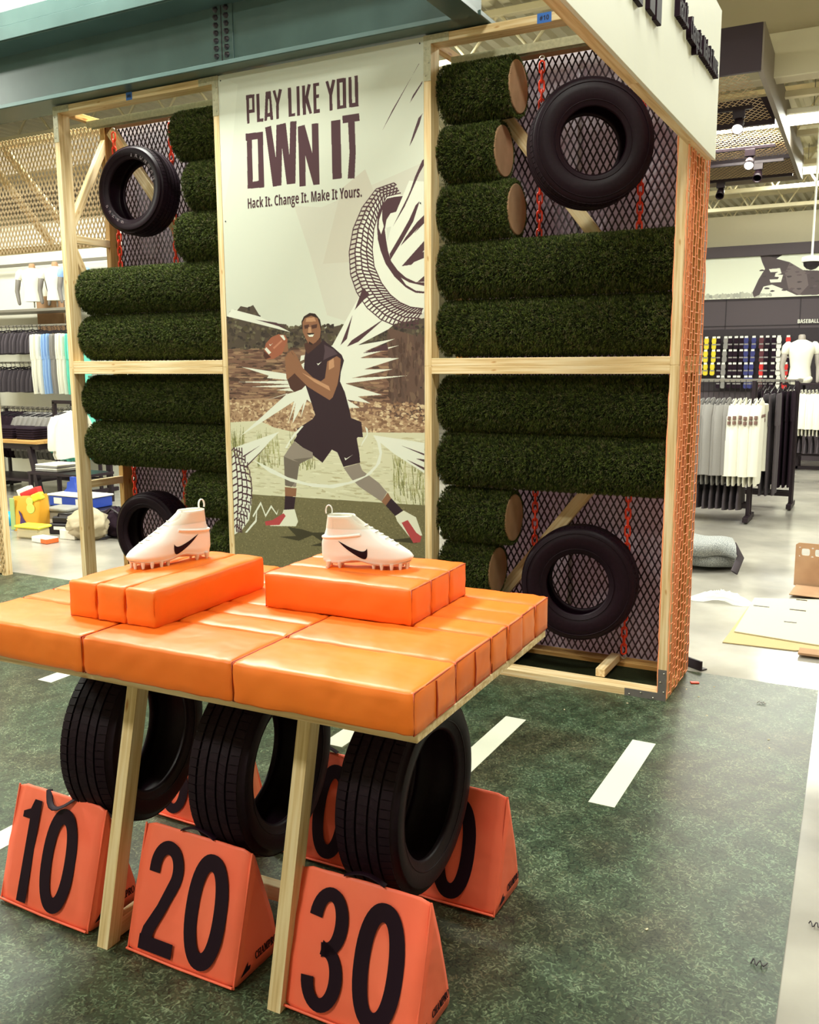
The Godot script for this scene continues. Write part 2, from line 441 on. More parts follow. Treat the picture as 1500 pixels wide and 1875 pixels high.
func build_room():
	struct("floor", box(Vector3(32, 0.2, 34), 0.0, Vector3(-3, -0.1, -7)), M.concrete)
	struct("wall_back", box(Vector3(32, 7, 0.3), 0.0, Vector3(-3, 3.2, -24)), M.wall_cream)
	struct("wall_front", box(Vector3(32, 7, 0.3), 0.0, Vector3(-3, 3.2, 10)), M.wall_cream)
	struct("wall_left", box(Vector3(0.3, 7, 34), 0.0, Vector3(-12, 3.2, -7)), M.wall_cream)
	struct("wall_right", box(Vector3(0.3, 7, 34), 0.0, Vector3(9, 3.2, -7)), M.wall_cream)
	# corrugated roof deck: the ribs run along z, a lower bay lies behind the bulkhead
	for b in [[6.3, -6.6, 10.0, 0.9, 9.0], [5.2, -24.0, -6.6, -12.0, 9.0], [5.2, -6.6, 10.0, -12.0, 0.9]]:
		var prof := PackedVector2Array()
		var x: float = b[3]
		while x < b[4]:
			prof.append(Vector2(x, 0.0)); prof.append(Vector2(x + 0.09, 0.0)); prof.append(Vector2(x + 0.12, 0.06)); prof.append(Vector2(x + 0.17, 0.06))
			x += 0.2
		var s := S()
		for i in prof.size() - 1:
			var p := prof[i]; var q := prof[i + 1]
			var n := Vector3(-(q.y - p.y), -(q.x - p.x), 0) * 1.0
			n = Vector3(q.y - p.y, -(q.x - p.x), 0)
			var a0 := Vector3(p.x, b[0] + p.y, b[1]); var a1 := Vector3(p.x, b[0] + p.y, b[2])
			var b0 := Vector3(q.x, b[0] + q.y, b[1]); var b1 := Vector3(q.x, b[0] + q.y, b[2])
			tri_n(s, a0, b0, b1, n); tri_n(s, a0, b1, a1, n)
		cbox(s, Vector3(b[4] - b[3], 0.1, b[2] - b[1]), 0.0, Transform3D(Basis(), Vector3((b[3] + b[4]) / 2, b[0] + 0.12, (b[1] + b[2]) / 2)))
		struct("ceiling", s, M.deck)
	# bulkhead that steps the roof down
	struct("wall_bulkhead", box(Vector3(8.1, 1.9, 0.25), 0.0, Vector3(4.95, 5.35, -6.6)), M.wall_beige)
	struct("wall_step", box(Vector3(0.2, 1.2, 16.6), 0.0, Vector3(0.95, 5.8, 1.7)), M.wall_beige)
	struct("trim_1", box(Vector3(8.1, 0.42, 0.05), 0.0, Vector3(4.95, 4.6, -6.44)), M.wall_cream)
	# open-web joists
	for k in 7:
		var z := -7.8 - k * 2.0
		var y := 4.55
		var j := Node3D.new(); j.name = "ceiling_joist" if k == 0 else "ceiling_joist_%03d" % k; j.set_meta("kind", "structure"); add_child(j)
		obj("top_chord", box(Vector3(20.8, 0.08, 0.12), 0.004, Vector3(-1.5, 5.12, z)), M.joist, j)
		obj("bottom_chord", box(Vector3(20.8, 0.07, 0.1), 0.004, Vector3(-1.5, y, z)), M.joist, j)
		var s := S()
		var x := -8.0
		while x < 6.0:
			tube(s, PackedVector3Array([Vector3(x, y, z), Vector3(x + 0.35, 5.1, z)]), 0.018, 5)
			tube(s, PackedVector3Array([Vector3(x + 0.35, 5.1, z), Vector3(x + 0.7, y, z)]), 0.018, 5)
			x += 0.7
		obj("web_bars", s, M.joist, j)
	for k in 3:
		var z := -2.4 - k * 1.5
		var j := Node3D.new(); j.name = "ceiling_joist_%03d" % (k + 7); j.set_meta("kind", "structure"); add_child(j)
		obj("bottom_chord", box(Vector3(12.6, 0.06, 0.09), 0.004, Vector3(-5.5, 4.72, z)), M.joist, j)
		obj("top_chord", box(Vector3(12.6, 0.07, 0.1), 0.004, Vector3(-5.5, 5.12, z)), M.joist, j)
		var s := S()
		var x := -8.0
		while x < 0.4:
			tube(s, PackedVector3Array([Vector3(x, 4.72, z), Vector3(x + 0.35, 5.12, z)]), 0.018, 5)
			tube(s, PackedVector3Array([Vector3(x + 0.35, 5.12, z), Vector3(x + 0.7, 4.72, z)]), 0.018, 5)
			x += 0.7
		obj("web_bars", s, M.joist, j)
	# printed grass vinyl on the floor with dashed field marks
	var flat := Transform3D(Basis(Vector3.RIGHT, Vector3.BACK, Vector3.UP), Vector3(0, 0, 0))
	var v := S()
	prism(v, PackedVector2Array([Vector2(-7, -0.48), Vector2(3.068, -0.48), Vector2(3.157, 1.98), Vector2(3.30, 6.0), Vector2(-7, 6.0)]), 0.003, flat)
	var vinyl := struct("floor_vinyl", v, M.grass_print)
	for k in 6:
		var x := 2.485 - 0.56 * k
		var m := S(); prism(m, PackedVector2Array([Vector2(x - 0.047, 0.50), Vector2(x + 0.047, 0.50), Vector2(x + 0.047, 1.112), Vector2(x - 0.047, 1.112)]), 0.0008, Transform3D(flat.basis, Vector3(0, 0.003, 0)))
		obj("field_mark", m, M.chalk, vinyl)
	for q in [[0.81, 1.70, 2.9]]:
		var m := S(); prism(m, PackedVector2Array([Vector2(q[0] - 0.05, q[1]), Vector2(q[0] + 0.05, q[1]), Vector2(q[0] + 0.05, q[2]), Vector2(q[0] - 0.05, q[2])]), 0.0008, Transform3D(flat.basis, Vector3(0, 0.003, 0)))
		obj("field_mark", m, M.chalk, vinyl)

# diamond mesh: two families of slanted flat strands clipped to the rectangle
func diamond(x0: float, x1: float, y0: float, y1: float, cw: float, ch: float, sw: float, th: float) -> SurfaceTool:
	var s := S()
	for dir in [-1.0, 1.0]:
		var k: float = dir * ch / cw
		var start := int(floor((y0 - y1) / ch)) - int((x1 - x0) / cw) - 3
		for i in range(start, -start + 4):
			# line y = y0 + i*ch + k*(x-x0)
			var c := y0 + i * ch
			var xa := x0; var xb := x1
			if k > 0:
				xa = maxf(x0, x0 + (y0 - c) / k); xb = minf(x1, x0 + (y1 - c) / k)
			else:
				xa = maxf(x0, x0 + (y1 - c) / k); xb = minf(x1, x0 + (y0 - c) / k)
			if xb - xa < 0.01: continue
			var a := Vector3(xa, c + k * (xa - x0), 0); var b := Vector3(xb, c + k * (xb - x0), 0)
			var d := (b - a).normalized()
			cbox(s, Vector3(a.distance_to(b), sw, th), 0.0, Transform3D(Basis(d, Vector3(-d.y, d.x, 0), Vector3.BACK), (a + b) / 2))
	return s

func bracket(parent: Node3D, corner: Vector3, sx: float, sy: float, lx := 0.13, ly := 0.2, wx := 0.038, m: Material = null):
	# L-shaped galvanised plate lying on the front face; corner is the outer corner
	var s := S()
	var p := PackedVector2Array([Vector2(0, 0), Vector2(sx * lx, 0), Vector2(sx * lx, sy * 0.038), Vector2(sx * wx, sy * 0.038), Vector2(sx * wx, sy * ly), Vector2(0, sy * ly)])
	prism(s, p, 0.0022, Transform3D(Basis(), corner))
	var b := obj("corner_bracket", s, m if m else M.galv, parent)
	for q in [[0.3, 0.28], [0.6, 0.7], [0.88, 0.3]]:
		for v in 2:
			var c := S()
			var at := Vector3(sx * lx * q[0], sy * 0.038 * q[1], 0.0022) if v == 0 else Vector3(sx * wx * q[1], sy * ly * q[0], 0.0022)
			lathe(c, [[0.0042, 0.0], [0.0042, 0.0012], [0.002, 0.0026]], 8, Transform3D(Basis(Vector3.RIGHT, PI / 2), corner + at))
			obj("screw", c, M.screw, b)

func bay(x0: float, x1: float, label: String, open_left: bool) -> Node3D:
	var t := thing("timber_bay", label, "display frame", Vector3.ZERO, 0.0)
	var W := 0.038; var D := 0.089; var B := 0.45; var Hh := 3.048; var mid := 1.524
	for m in 2:
		var ya := m * mid; var yb := ya + mid
		for x in [x0 + W / 2, x1 - W / 2]:
			lumber("post", Vector3(x, ya, -D / 2), Vector3(x, yb, -D / 2), D, W, t, M.wood, Vector3.BACK)
			lumber("post", Vector3(x, ya, -B + D / 2), Vector3(x, yb, -B + D / 2), D, W, t, M.wood_worn, Vector3.BACK)
		for y in [ya + W / 2, yb - W / 2]:
			lumber("rail", Vector3(x0 + W, y, -D / 2), Vector3(x1 - W, y, -D / 2), D, W, t, M.wood, Vector3.BACK)
			lumber("rail", Vector3(x0 + W, y, -B + D / 2), Vector3(x1 - W, y, -B + D / 2), D, W, t, M.wood_worn, Vector3.BACK)
			for x in [x0 + W / 2, x1 - W / 2]:
				lumber("side_rail", Vector3(x, y, -D), Vector3(x, y, -B + D), W, W, t, M.wood_worn, Vector3.RIGHT)
		# diagonal braces behind the rolls: they meet at the middle of the right-hand post
		var a := Vector3(x0 + 0.06, Hh - 0.06, -B + 0.05) if m == 1 else Vector3(x0 + 0.06, 0.06, -B + 0.05)
		var b := Vector3(x1 - 0.06, mid + 0.06, -B + 0.05) if m == 1 else Vector3(x1 - 0.06, mid - 0.06, -B + 0.05)
		lumber("brace", a, b, 0.038, 0.064, t, M.wood, Vector3.BACK)
	if open_left:
		for q in [[2.30, -D, 2.30, -B + D], [0.79, -D, 0.79, -B + D], [2.36, -0.06, 2.99, -B + 0.03], [2.26, -0.06, 1.58, -B + 0.04]]:
			lumber("side_rail" if q[0] == q[2] else "brace", Vector3(x0 + W / 2, q[0], q[1]), Vector3(x0 + W / 2, q[2], q[3]), 0.036, 0.045, t, M.wood, Vector3.RIGHT)
	# strut channel under the open top that the chains hang from
	var ch := S()
	cbox(ch, Vector3(x1 - x0 - 2 * W, 0.004, 0.041), 0.0, Transform3D(Basis(), Vector3((x0 + x1) / 2, 3.008, -0.24)))
	for z in [-0.2605, -0.2195]: cbox(ch, Vector3(x1 - x0 - 2 * W, 0.038, 0.003), 0.0, Transform3D(Basis(), Vector3((x0 + x1) / 2, 2.989, z)))
	obj("strut_channel", ch, M.galv, t)
	# sleepers on the floor with hooks for the chains
	for q in [0.43, 0.90]:
		lumber("sleeper", Vector3(x0 + q, 0.06, -D), Vector3(x0 + q, 0.06, -B + D), 0.045, 0.04, t, M.wood, Vector3.RIGHT)
	struct("base_turf", box(Vector3(x1 - x0 - 2 * W, 0.012, B - 2 * D), 0.0, Vector3((x0 + x1) / 2, 0.01, -B / 2)), M.turf, t)
	var d := diamond(x0 + W, x1 - W, 0.04, 3.01, 0.0335, 0.066, 0.0075, 0.003)
	var dm := obj("wire_mesh", d, M.mesh_dark, t); dm.position.z = -B - 0.003
	obj("back_scrim", box(Vector3(x1 - x0 - 0.01, 3.03, 0.002), 0.0, Vector3((x0 + x1) / 2, 1.519, -B - 0.05)), M.mauve_board, t)
	for x in [x0 + 0.05, (x0 + x1) / 2, x1 - 0.05]:
		obj("scrim_batten", box(Vector3(0.02, 2.9, 0.036), 0.001, Vector3(x, 1.524, -B - 0.026)), M.mauve_board, t)
	bracket(t, Vector3(x0, Hh, 0), 1, -1)
	bracket(t, Vector3(x1, Hh, 0), -1, -1)
	bracket(t, Vector3(x1, 0.0, 0), -1, 1, 0.19, 0.15, 0.038, M.galv_shaded)
	bracket(t, Vector3(x0, 0.0, 0), 1, 1, 0.19, 0.15, 0.038, M.galv_shaded)
	return t

func build_bays():
	bay(1.226, 2.460, "timber display bay with orange side netting, right of the player banner", false)
	bay(-1.242, 0.0, "timber display bay with an open braced side, left of the player banner", true)
	# mesh gate over the passage to the next bay
	var t := thing("mesh_header", "pale wood and tan diamond mesh header spanning the passage left of the bays", "header frame")
	for y in [2.32, 3.02]: lumber("rail", Vector3(-2.46, y, -0.43), Vector3(-1.245, y, -0.43), 0.05, 0.038, t)
	for q in [[-2.46, 3.0, -1.85, 2.36], [-2.24, 3.0, -1.62, 2.36], [-2.44, 2.36, -2.0, 2.36]]:
		if q[1] != q[3]: lumber("brace", Vector3(q[0], q[1], -0.462), Vector3(q[2], q[3], -0.462), 0.03, 0.045, t)
	var dm := obj("wire_mesh", diamond(-2.45, -1.25, 2.30, 3.04, 0.0335, 0.066, 0.010, 0.003), M.mesh_tan, t); dm.position.z = -0.40
	var f := thing("timber_gate", "pale timber upright with a wavy mesh edge at the far left of the passage", "display frame")
	lumber("post", Vector3(-2.47, 0.0, -0.40), Vector3(-2.47, 3.048, -0.40), 0.06, 0.045, f)
	lumber("rail", Vector3(-3.6, 0.03, -0.42), Vector3(-2.49, 0.03, -0.42), 0.045, 0.045, f)
	lumber("rail", Vector3(-3.6, 3.02, -0.42), Vector3(-2.49, 3.02, -0.42), 0.045, 0.045, f)
	lumber("brace", Vector3(-2.53, 0.07, -0.43), Vector3(-2.62, 1.5, -0.43), 0.03, 0.05, f, M.wood_worn)
	dm = obj("wire_mesh", diamond(-3.6, -2.445, 0.03, 3.04, 0.0335, 0.066, 0.008, 0.003), M.mesh_tan, f); dm.position.z = -0.366
	# orange netting on the outer side of the right bay: an outer and an inner layer of knotted strands
	var net := thing("safety_net", "orange plastic safety net stretched over the right bay's outer side", "net")
	var r := RandomNumberGenerator.new(); r.seed = 31
	for layer in 2:
		var x := 2.4665 if layer == 0 else 2.419
		var s := S()
		var cols := [0.0, -0.045, -0.085, -0.15, -0.20, -0.27, -0.33, -0.39, -0.455] if layer == 0 else [-0.015, -0.035, -0.06, -0.085, -0.11, -0.135, -0.16, -0.19, -0.215, -0.24, -0.27, -0.295, -0.32, -0.345, -0.37, -0.40, -0.43]
		var ys := PackedFloat32Array()
		var y := 0.02
		while y < 2.98: ys.append(y); y += 0.047
		var grid := []
		for c in cols:
			var pts := PackedVector3Array()
			for i in ys.size():
				pts.append(Vector3(x + r.randf_range(-0.002, 0.002), ys[i], c + sin(ys[i] * 3.1 + c * 40.0) * 0.008 + r.randf_range(-0.005, 0.005)))
			grid.append(pts)
			tube(s, pts, 0.0032 if layer == 0 else 0.0042, 4, false, 1.0)
		for k in cols.size() - 1:
			for i in ys.size():
				var dy := 0.02 if (k + layer) % 2 == 0 else 0.0
				var a: Vector3 = grid[k][i] + Vector3(0, dy, 0); var b: Vector3 = grid[k + 1][i] + Vector3(0, dy * 0.8, 0)
				tube(s, PackedVector3Array([a, b]), 0.0026, 4)
		obj("outer_strands" if layer == 0 else "inner_strands", s, M.net_orange, net)

# ------------------------------------------------------------------ banner
func poly_fill(im: Image, pts: Array, c: Color, k: float):
	# scanline fill; the outline is in millimetres from the banner's top left corner
	var n := pts.size() / 2
	var ymin := 1e9; var ymax := -1e9
	for i in n:
		ymin = minf(ymin, pts[i * 2 + 1] * k); ymax = maxf(ymax, pts[i * 2 + 1] * k)
	for y in range(maxi(0, int(ymin)), mini(im.get_height() - 1, int(ymax)) + 1):
		var yc := y + 0.5
		var xs := []
		for i in n:
			var j := (i + 1) % n
			var y0: float = pts[i * 2 + 1] * k; var y1: float = pts[j * 2 + 1] * k
			if (y0 <= yc) != (y1 <= yc):
				xs.append(pts[i * 2] * k + (yc - y0) / (y1 - y0) * (pts[j * 2] - pts[i * 2]) * k)
		xs.sort()
		for i in range(0, xs.size() - 1, 2):
			var a := int(round(xs[i])); var b := int(round(xs[i + 1]))
			if b > a: im.fill_rect(Rect2i(a, y, b - a, 1), c)

func blob(im: Image, x: float, y: float, rx: float, ry: float, c: Color, k: float, r: RandomNumberGenerator):
	var p := []
	for i in 7:
		var t := TAU * i / 7.0
		var q := r.randf_range(0.6, 1.15)
		p.append(x + cos(t) * rx * q); p.append(y + sin(t) * ry * q)
	poly_fill(im, p, c, k)

func build_banner():
	var k := 2048.0 / 3048.0
	var im := Image.create_empty(824, 2048, false, Image.FORMAT_RGB8)
	var C := {"ink": h("4a2f38"), "white": h("dcdfd2"), "sky": h("ccd0c2"), "shade": h("3d3828"), "skin": h("8a5f47"), "skindark": h("4a2c28"), "skinlight": h("b98c6b"),
		"hair": h("2c1a1a"), "shirt": h("2c1826"), "sheen": h("4c3a44"), "ball": h("9a5a44"), "balldark": h("4a2824"), "balllight": h("b87a60"), "tights": h("8c8177"), "tightsdark": h("6c6259"),
		"shoe": h("dcdcc8"), "red": h("b04448")}
	im.fill(C.sky)
	var r := RandomNumberGenerator.new(); r.seed = 77
	# faint printed facets in the sky
	poly_fill(im, [1226, 560, 640, 720, 470, 700, 560, 940, 660, 1260, 900, 1330, 1226, 1300], h("c8c7ba"), k)
	poly_fill(im, [760, 640, 900, 560, 1050, 900, 1000, 1000, 640, 1000], h("c4c0b2"), k)
	poly_fill(im, [0, 0, 130, 60, 60, 500, 0, 700], h("d2d6c8"), k)
	# trees, quarry face, rubble, sand, turf
	poly_fill(im, [0, 1262, 60, 1230, 100, 1195, 150, 1205, 185, 1192, 235, 1262, 300, 1290, 400, 1300, 410, 1325, 495, 1318, 640, 1330, 760, 1308, 905, 1336, 1226, 1290, 1226, 1450, 0, 1450], h("4b4038"), k)
	for i in 500:
		var x := r.randf() * 1226.0
		var top: float = 1210.0 if x < 230 else 1310.0
		blob(im, x, r.randf_range(top, 1425.0), r.randf_range(6, 20), r.randf_range(6, 16), [h("3a302c"), h("5a5040"), h("48402f"), h("6a6450"), h("2f2626")][r.randi() % 5], k, r)
	poly_fill(im, [0, 1425, 300, 1440, 700, 1430, 1226, 1408, 1226, 1850, 0, 1850], h("77584a"), k)
	for i in 900:
		var y := r.randf_range(1425, 1720)
		blob(im, r.randf() * 1226.0, y, r.randf_range(14, 60), r.randf_range(3, 9), [h("5c4038"), h("8a6a56"), h("6b4c40"), h("9a7c62"), h("4a342e"), h("705a48")][r.randi() % 6], k, r)
	poly_fill(im, [1020, 1330, 1226, 1390, 1226, 1800, 1028, 1787], h("5e463e"), k)
	for i in 160: blob(im, r.randf_range(1020, 1226), r.randf_range(1380, 1790), r.randf_range(4, 14), r.randf_range(8, 40), [h("4a342e"), h("6d5648"), h("55403a")][r.randi() % 3], k, r)
	poly_fill(im, [0, 1705, 250, 1690, 600, 1715, 1000, 1780, 1226, 1800, 1226, 1900, 0, 1900], h("a5866a"), k)
	for i in 1200: blob(im, r.randf() * 1226.0, r.randf_range(1705, 1860), r.randf_range(4, 18), r.randf_range(3, 11), [h("8a6a52"), h("c0a584"), h("a8876a"), h("7a5a46"), h("d0ba98")][r.randi() % 5], k, r)
	poly_fill(im, [0, 1830, 200, 1815, 300, 1850, 420, 1870, 800, 1862, 1226, 1852, 1226, 2260, 0, 2260], h("cfcdb0"), k)
	for i in 500: blob(im, r.randf() * 1226.0, r.randf_range(1880, 2220), r.randf_range(6, 50), r.randf_range(2, 6), [h("c4c2a4"), h("d8d7bd"), h("bdb898"), h("b5ae8c")][r.randi() % 4], k, r)
	for i in 420:
		var gx: float = [r.randf_range(180, 330), r.randf_range(400, 560), r.randf_range(1040, 1226), r.randf_range(0, 90)][r.randi() % 4]
		var gy: float = r.randf_range(1930, 2080) if gx < 600 else r.randf_range(2000, 2230)
		var hh := r.randf_range(30, 110)
		poly_fill(im, [gx, gy, gx + 5, gy, gx + r.randf_range(-14, 14), gy - hh], [h("7f8050"), h("97965f"), h("a9a878"), h("6a6a40")][r.randi() % 4], k)
	poly_fill(im, [0, 2232, 139, 2230, 1226, 2219, 1226, 3048, 0, 3048], h("6f684a"), k)
	for i in 5000:
		blob(im, r.randf() * 1226.0, r.randf_range(2236, 2640), r.randf_range(2, 6), r.randf_range(1.5, 4), [h("615a3e"), h("7d7654"), h("6a6346"), h("877f5c")][r.randi() % 4], k, r)
	for grp in ["spikes", "tyre", "player", "swirl", "letters"]:
		for e in ART[grp]: poly_fill(im, e[1], C[e[0]], k)
		if grp == "tyre": ink_tread(im, C.ink, k)
	# tread of the lower left ink tyre
	for i in 12:
		var y := 1985.0 + i * 40.0
		var w := 120.0 * sin(PI * (i + 2.5) / 15.0) + 10.0
		for j in 4:
			var x := w * (j / 4.0)
			var x2 := w * ((j + 1) / 4.0)
			poly_fill(im, [x, y, x2, y - 16 + j * 8, x2, y - 6 + j * 8, x, y + 9], C.ink, k)
			poly_fill(im, [x2, y - 16, x2 + 7, y - 16, x2 + 9, y + 30, x2 + 1, y + 30], C.ink, k)
	var m := StandardMaterial3D.new(); m.resource_name = "banner_print"
	m.albedo_texture = ImageTexture.create_from_image(im); m.roughness = 0.32; M["banner_print"] = m
	var t := thing("printed_banner", "tall printed banner of a football player between the two timber bays", "banner", Vector3(0.0, 0.0, 0.0))
	obj("panel", box(Vector3(1.224, 3.044, 0.012), 0.001, Vector3(0.613, 1.524, -0.008)), M.cream_board, t)
	var q := S()
	var uv := [Vector2(0, 1), Vector2(1, 1), Vector2(1, 0), Vector2(0, 0)]
	var ps := [Vector3(0.001, 0.0, -0.0012), Vector3(1.225, 0.0, -0.0012), Vector3(1.225, 3.046, -0.0012), Vector3(0.001, 3.046, -0.0012)]
	for i in [0, 3, 2, 0, 2, 1]:
		q.set_uv(uv[i]); q.add_vertex(ps[i])
	obj("print", q, m, t)
	# small line of type
	var words := obj("lettering", text_mesh("Hack It. Change It. Make It Yours.", 0.062, 0.0006, 0.62, "Droid Sans", 700), M.print_brown, t)
	var bb: AABB = words.mesh.get_aabb()
	words.scale = Vector3(0.706 / bb.size.x, 0.072 / bb.size.y, 1.0)
	words.position = Vector3(0.172 - bb.position.x * words.scale.x, 3.048 - 0.708 - bb.position.y * words.scale.y, -0.0008)
	for p in [[0.018, 3.02], [1.205, 3.02], [0.018, 2.303], [1.205, 2.30], [0.018, 1.40], [1.205, 1.42]]:
		var c := S(); lathe(c, [[0.004, 0.0], [0.004, 0.001], [0.002, 0.002]], 8, Transform3D(Basis(Vector3.RIGHT, PI / 2), Vector3(p[0], p[1], -0.0012)))
		obj("screw", c, M.beam_dark, t)

func ink_tread(im: Image, c: Color, k: float):
	# rows of tread blocks wrapped along the left rim of the ink tyre: lines across and along
	var rim := [[1060, 640], [960, 660], [880, 740], [825, 840], [800, 950], [805, 1060], [840, 1150], [900, 1230], [980, 1290], [1080, 1330], [1190, 1340]]
	var inner := [[1100, 690], [1020, 700], [975, 770], [945, 850], [935, 950], [945, 1030], [985, 1110], [1035, 1170], [1090, 1210], [1150, 1235], [1222, 1245]]
	var n := 46
	var at := func(l: Array, f: float) -> Vector2:
		var i := mini(int(f * (l.size() - 1)), l.size() - 2)
		var u := f * (l.size() - 1) - i
		return Vector2(l[i][0], l[i][1]).lerp(Vector2(l[i + 1][0], l[i + 1][1]), u)
	for i in n:
		for j in 4:
			var f := (i + (0.5 if j % 2 else 0.0)) / n
			var f2 := minf(f + 0.012, 0.999)
			var skew := 0.012 * (j - 1)
			var a: Vector2 = at.call(rim, f).lerp(at.call(inner, f), j / 4.0)
			var b: Vector2 = at.call(rim, minf(f + skew + 0.006, 0.99)).lerp(at.call(inner, minf(f + skew + 0.006, 0.99)), (j + 1) / 4.0)
			var d := (b - a).orthogonal().normalized() * 3.6
			poly_fill(im, [a.x - d.x, a.y - d.y, b.x - d.x, b.y - d.y, b.x + d.x, b.y + d.y, a.x + d.x, a.y + d.y], c, k)
	for j in 5:
		for i in 60:
			var f := i / 60.0; var g := (i + 1) / 60.0
			var a: Vector2 = at.call(rim, f).lerp(at.call(inner, f), j / 4.0)
			var b: Vector2 = at.call(rim, minf(g, 0.999)).lerp(at.call(inner, minf(g, 0.999)), j / 4.0)
			var wob := 2.6 if j in [0, 4] else 3.4
			var d := (b - a).orthogonal().normalized() * wob
			poly_fill(im, [a.x - d.x, a.y - d.y, b.x - d.x, b.y - d.y, b.x + d.x, b.y + d.y, a.x + d.x, a.y + d.y], c, k)

# ------------------------------------------------------------------ steel beam and header sign
func build_beam():
	var b := Node3D.new(); b.name = "beam_steel"; b.set_meta("kind", "structure"); add_child(b)
	var x0 := -7.5; var x1 := 1.42
	var cx := (x0 + x1) / 2; var L := x1 - x0
	obj("bottom_flange", box(Vector3(L + 0.14, 0.022, 0.24), 0.002, Vector3(cx + 0.07, 3.066, -0.02)), M.beam_green, b)
	obj("flange_edge", box(Vector3(L, 0.020, 0.004), 0.001, Vector3(cx, 3.067, 0.102)), M.beam_green, b)
	obj("web", box(Vector3(L, 0.36, 0.014), 0.001, Vector3(cx, 3.257, -0.08)), M.beam_green, b)
	obj("top_flange", box(Vector3(L, 0.03, 0.22), 0.002, Vector3(cx, 3.432, 0.0)), M.beam_green, b)
	obj("fascia", box(Vector3(L, 0.075, 0.02), 0.002, Vector3(cx, 3.459, 0.112)), M.beam_green, b)
	obj("fascia", box(Vector3(L, 0.080, 0.016), 0.002, Vector3(cx, 3.538, 0.108)), M.beam_green, b)
	obj("splice_plate", box(Vector3(0.15, 0.33, 0.008), 0.001, Vector3(-0.016, 3.262, -0.070)), M.beam_green, b)
	obj("splice_gap", box(Vector3(0.006, 0.34, 0.008), 0.0, Vector3(-0.016, 3.262, -0.0685)), M.beam_dark, b)
	for sx in [-0.035, 0.035]:
		for i in 8:
			var s := S()
			lathe(s, [[0.0155, 0.0], [0.0155, 0.004], [0.012, 0.004], [0.012, 0.014], [0.0055, 0.014], [0.0055, 0.02]], 6, Transform3D(Basis(Vector3.RIGHT, PI / 2), Vector3(-0.016 + sx, 3.128 + i * 0.039, -0.066)))
			obj("bolt", s, M.beam_dark, b)
	# the beam that comes forward from it
	var g := Node3D.new(); g.name = "beam_cross"; g.set_meta("kind", "structure"); add_child(g)
	obj("bottom_flange", box(Vector3(0.13, 0.022, 4.4), 0.002, Vector3(1.486, 3.066, 2.14)), M.beam_green, g)
	obj("web", box(Vector3(0.014, 0.36, 4.4), 0.001, Vector3(1.486, 3.257, 2.14)), M.beam_green, g)
	obj("top_flange", box(Vector3(0.13, 0.03, 4.4), 0.002, Vector3(1.486, 3.437, 2.14)), M.beam_green, g)
	# printed board standing on the beam at its left
	var t := thing("print_board", "pale printed board with grey blotches on top of the green beam", "sign", Vector3(-1.9, 3.58, 0.10))
	obj("panel", box(Vector3(2.4, 0.7, 0.02), 0.002, Vector3(0, 0.35, 0)), M.cream_board, t)
	var bp := S()
	for e in [[0.40, 0.0, 0.13, 0.10], [0.62, 0.02, 0.08, 0.07], [0.86, 0.0, 0.12, 0.06], [0.2, 0.02, 0.1, 0.12]]: prism(bp, ellipse(Vector2(e[0], e[1] + 0.05), e[2], e[3], 0, TAU, 9), 0.0006, Transform3D(Basis(), Vector3(0, 0, 0.0102)))
	obj("blotch_print", bp, M.grey_plastic, t)

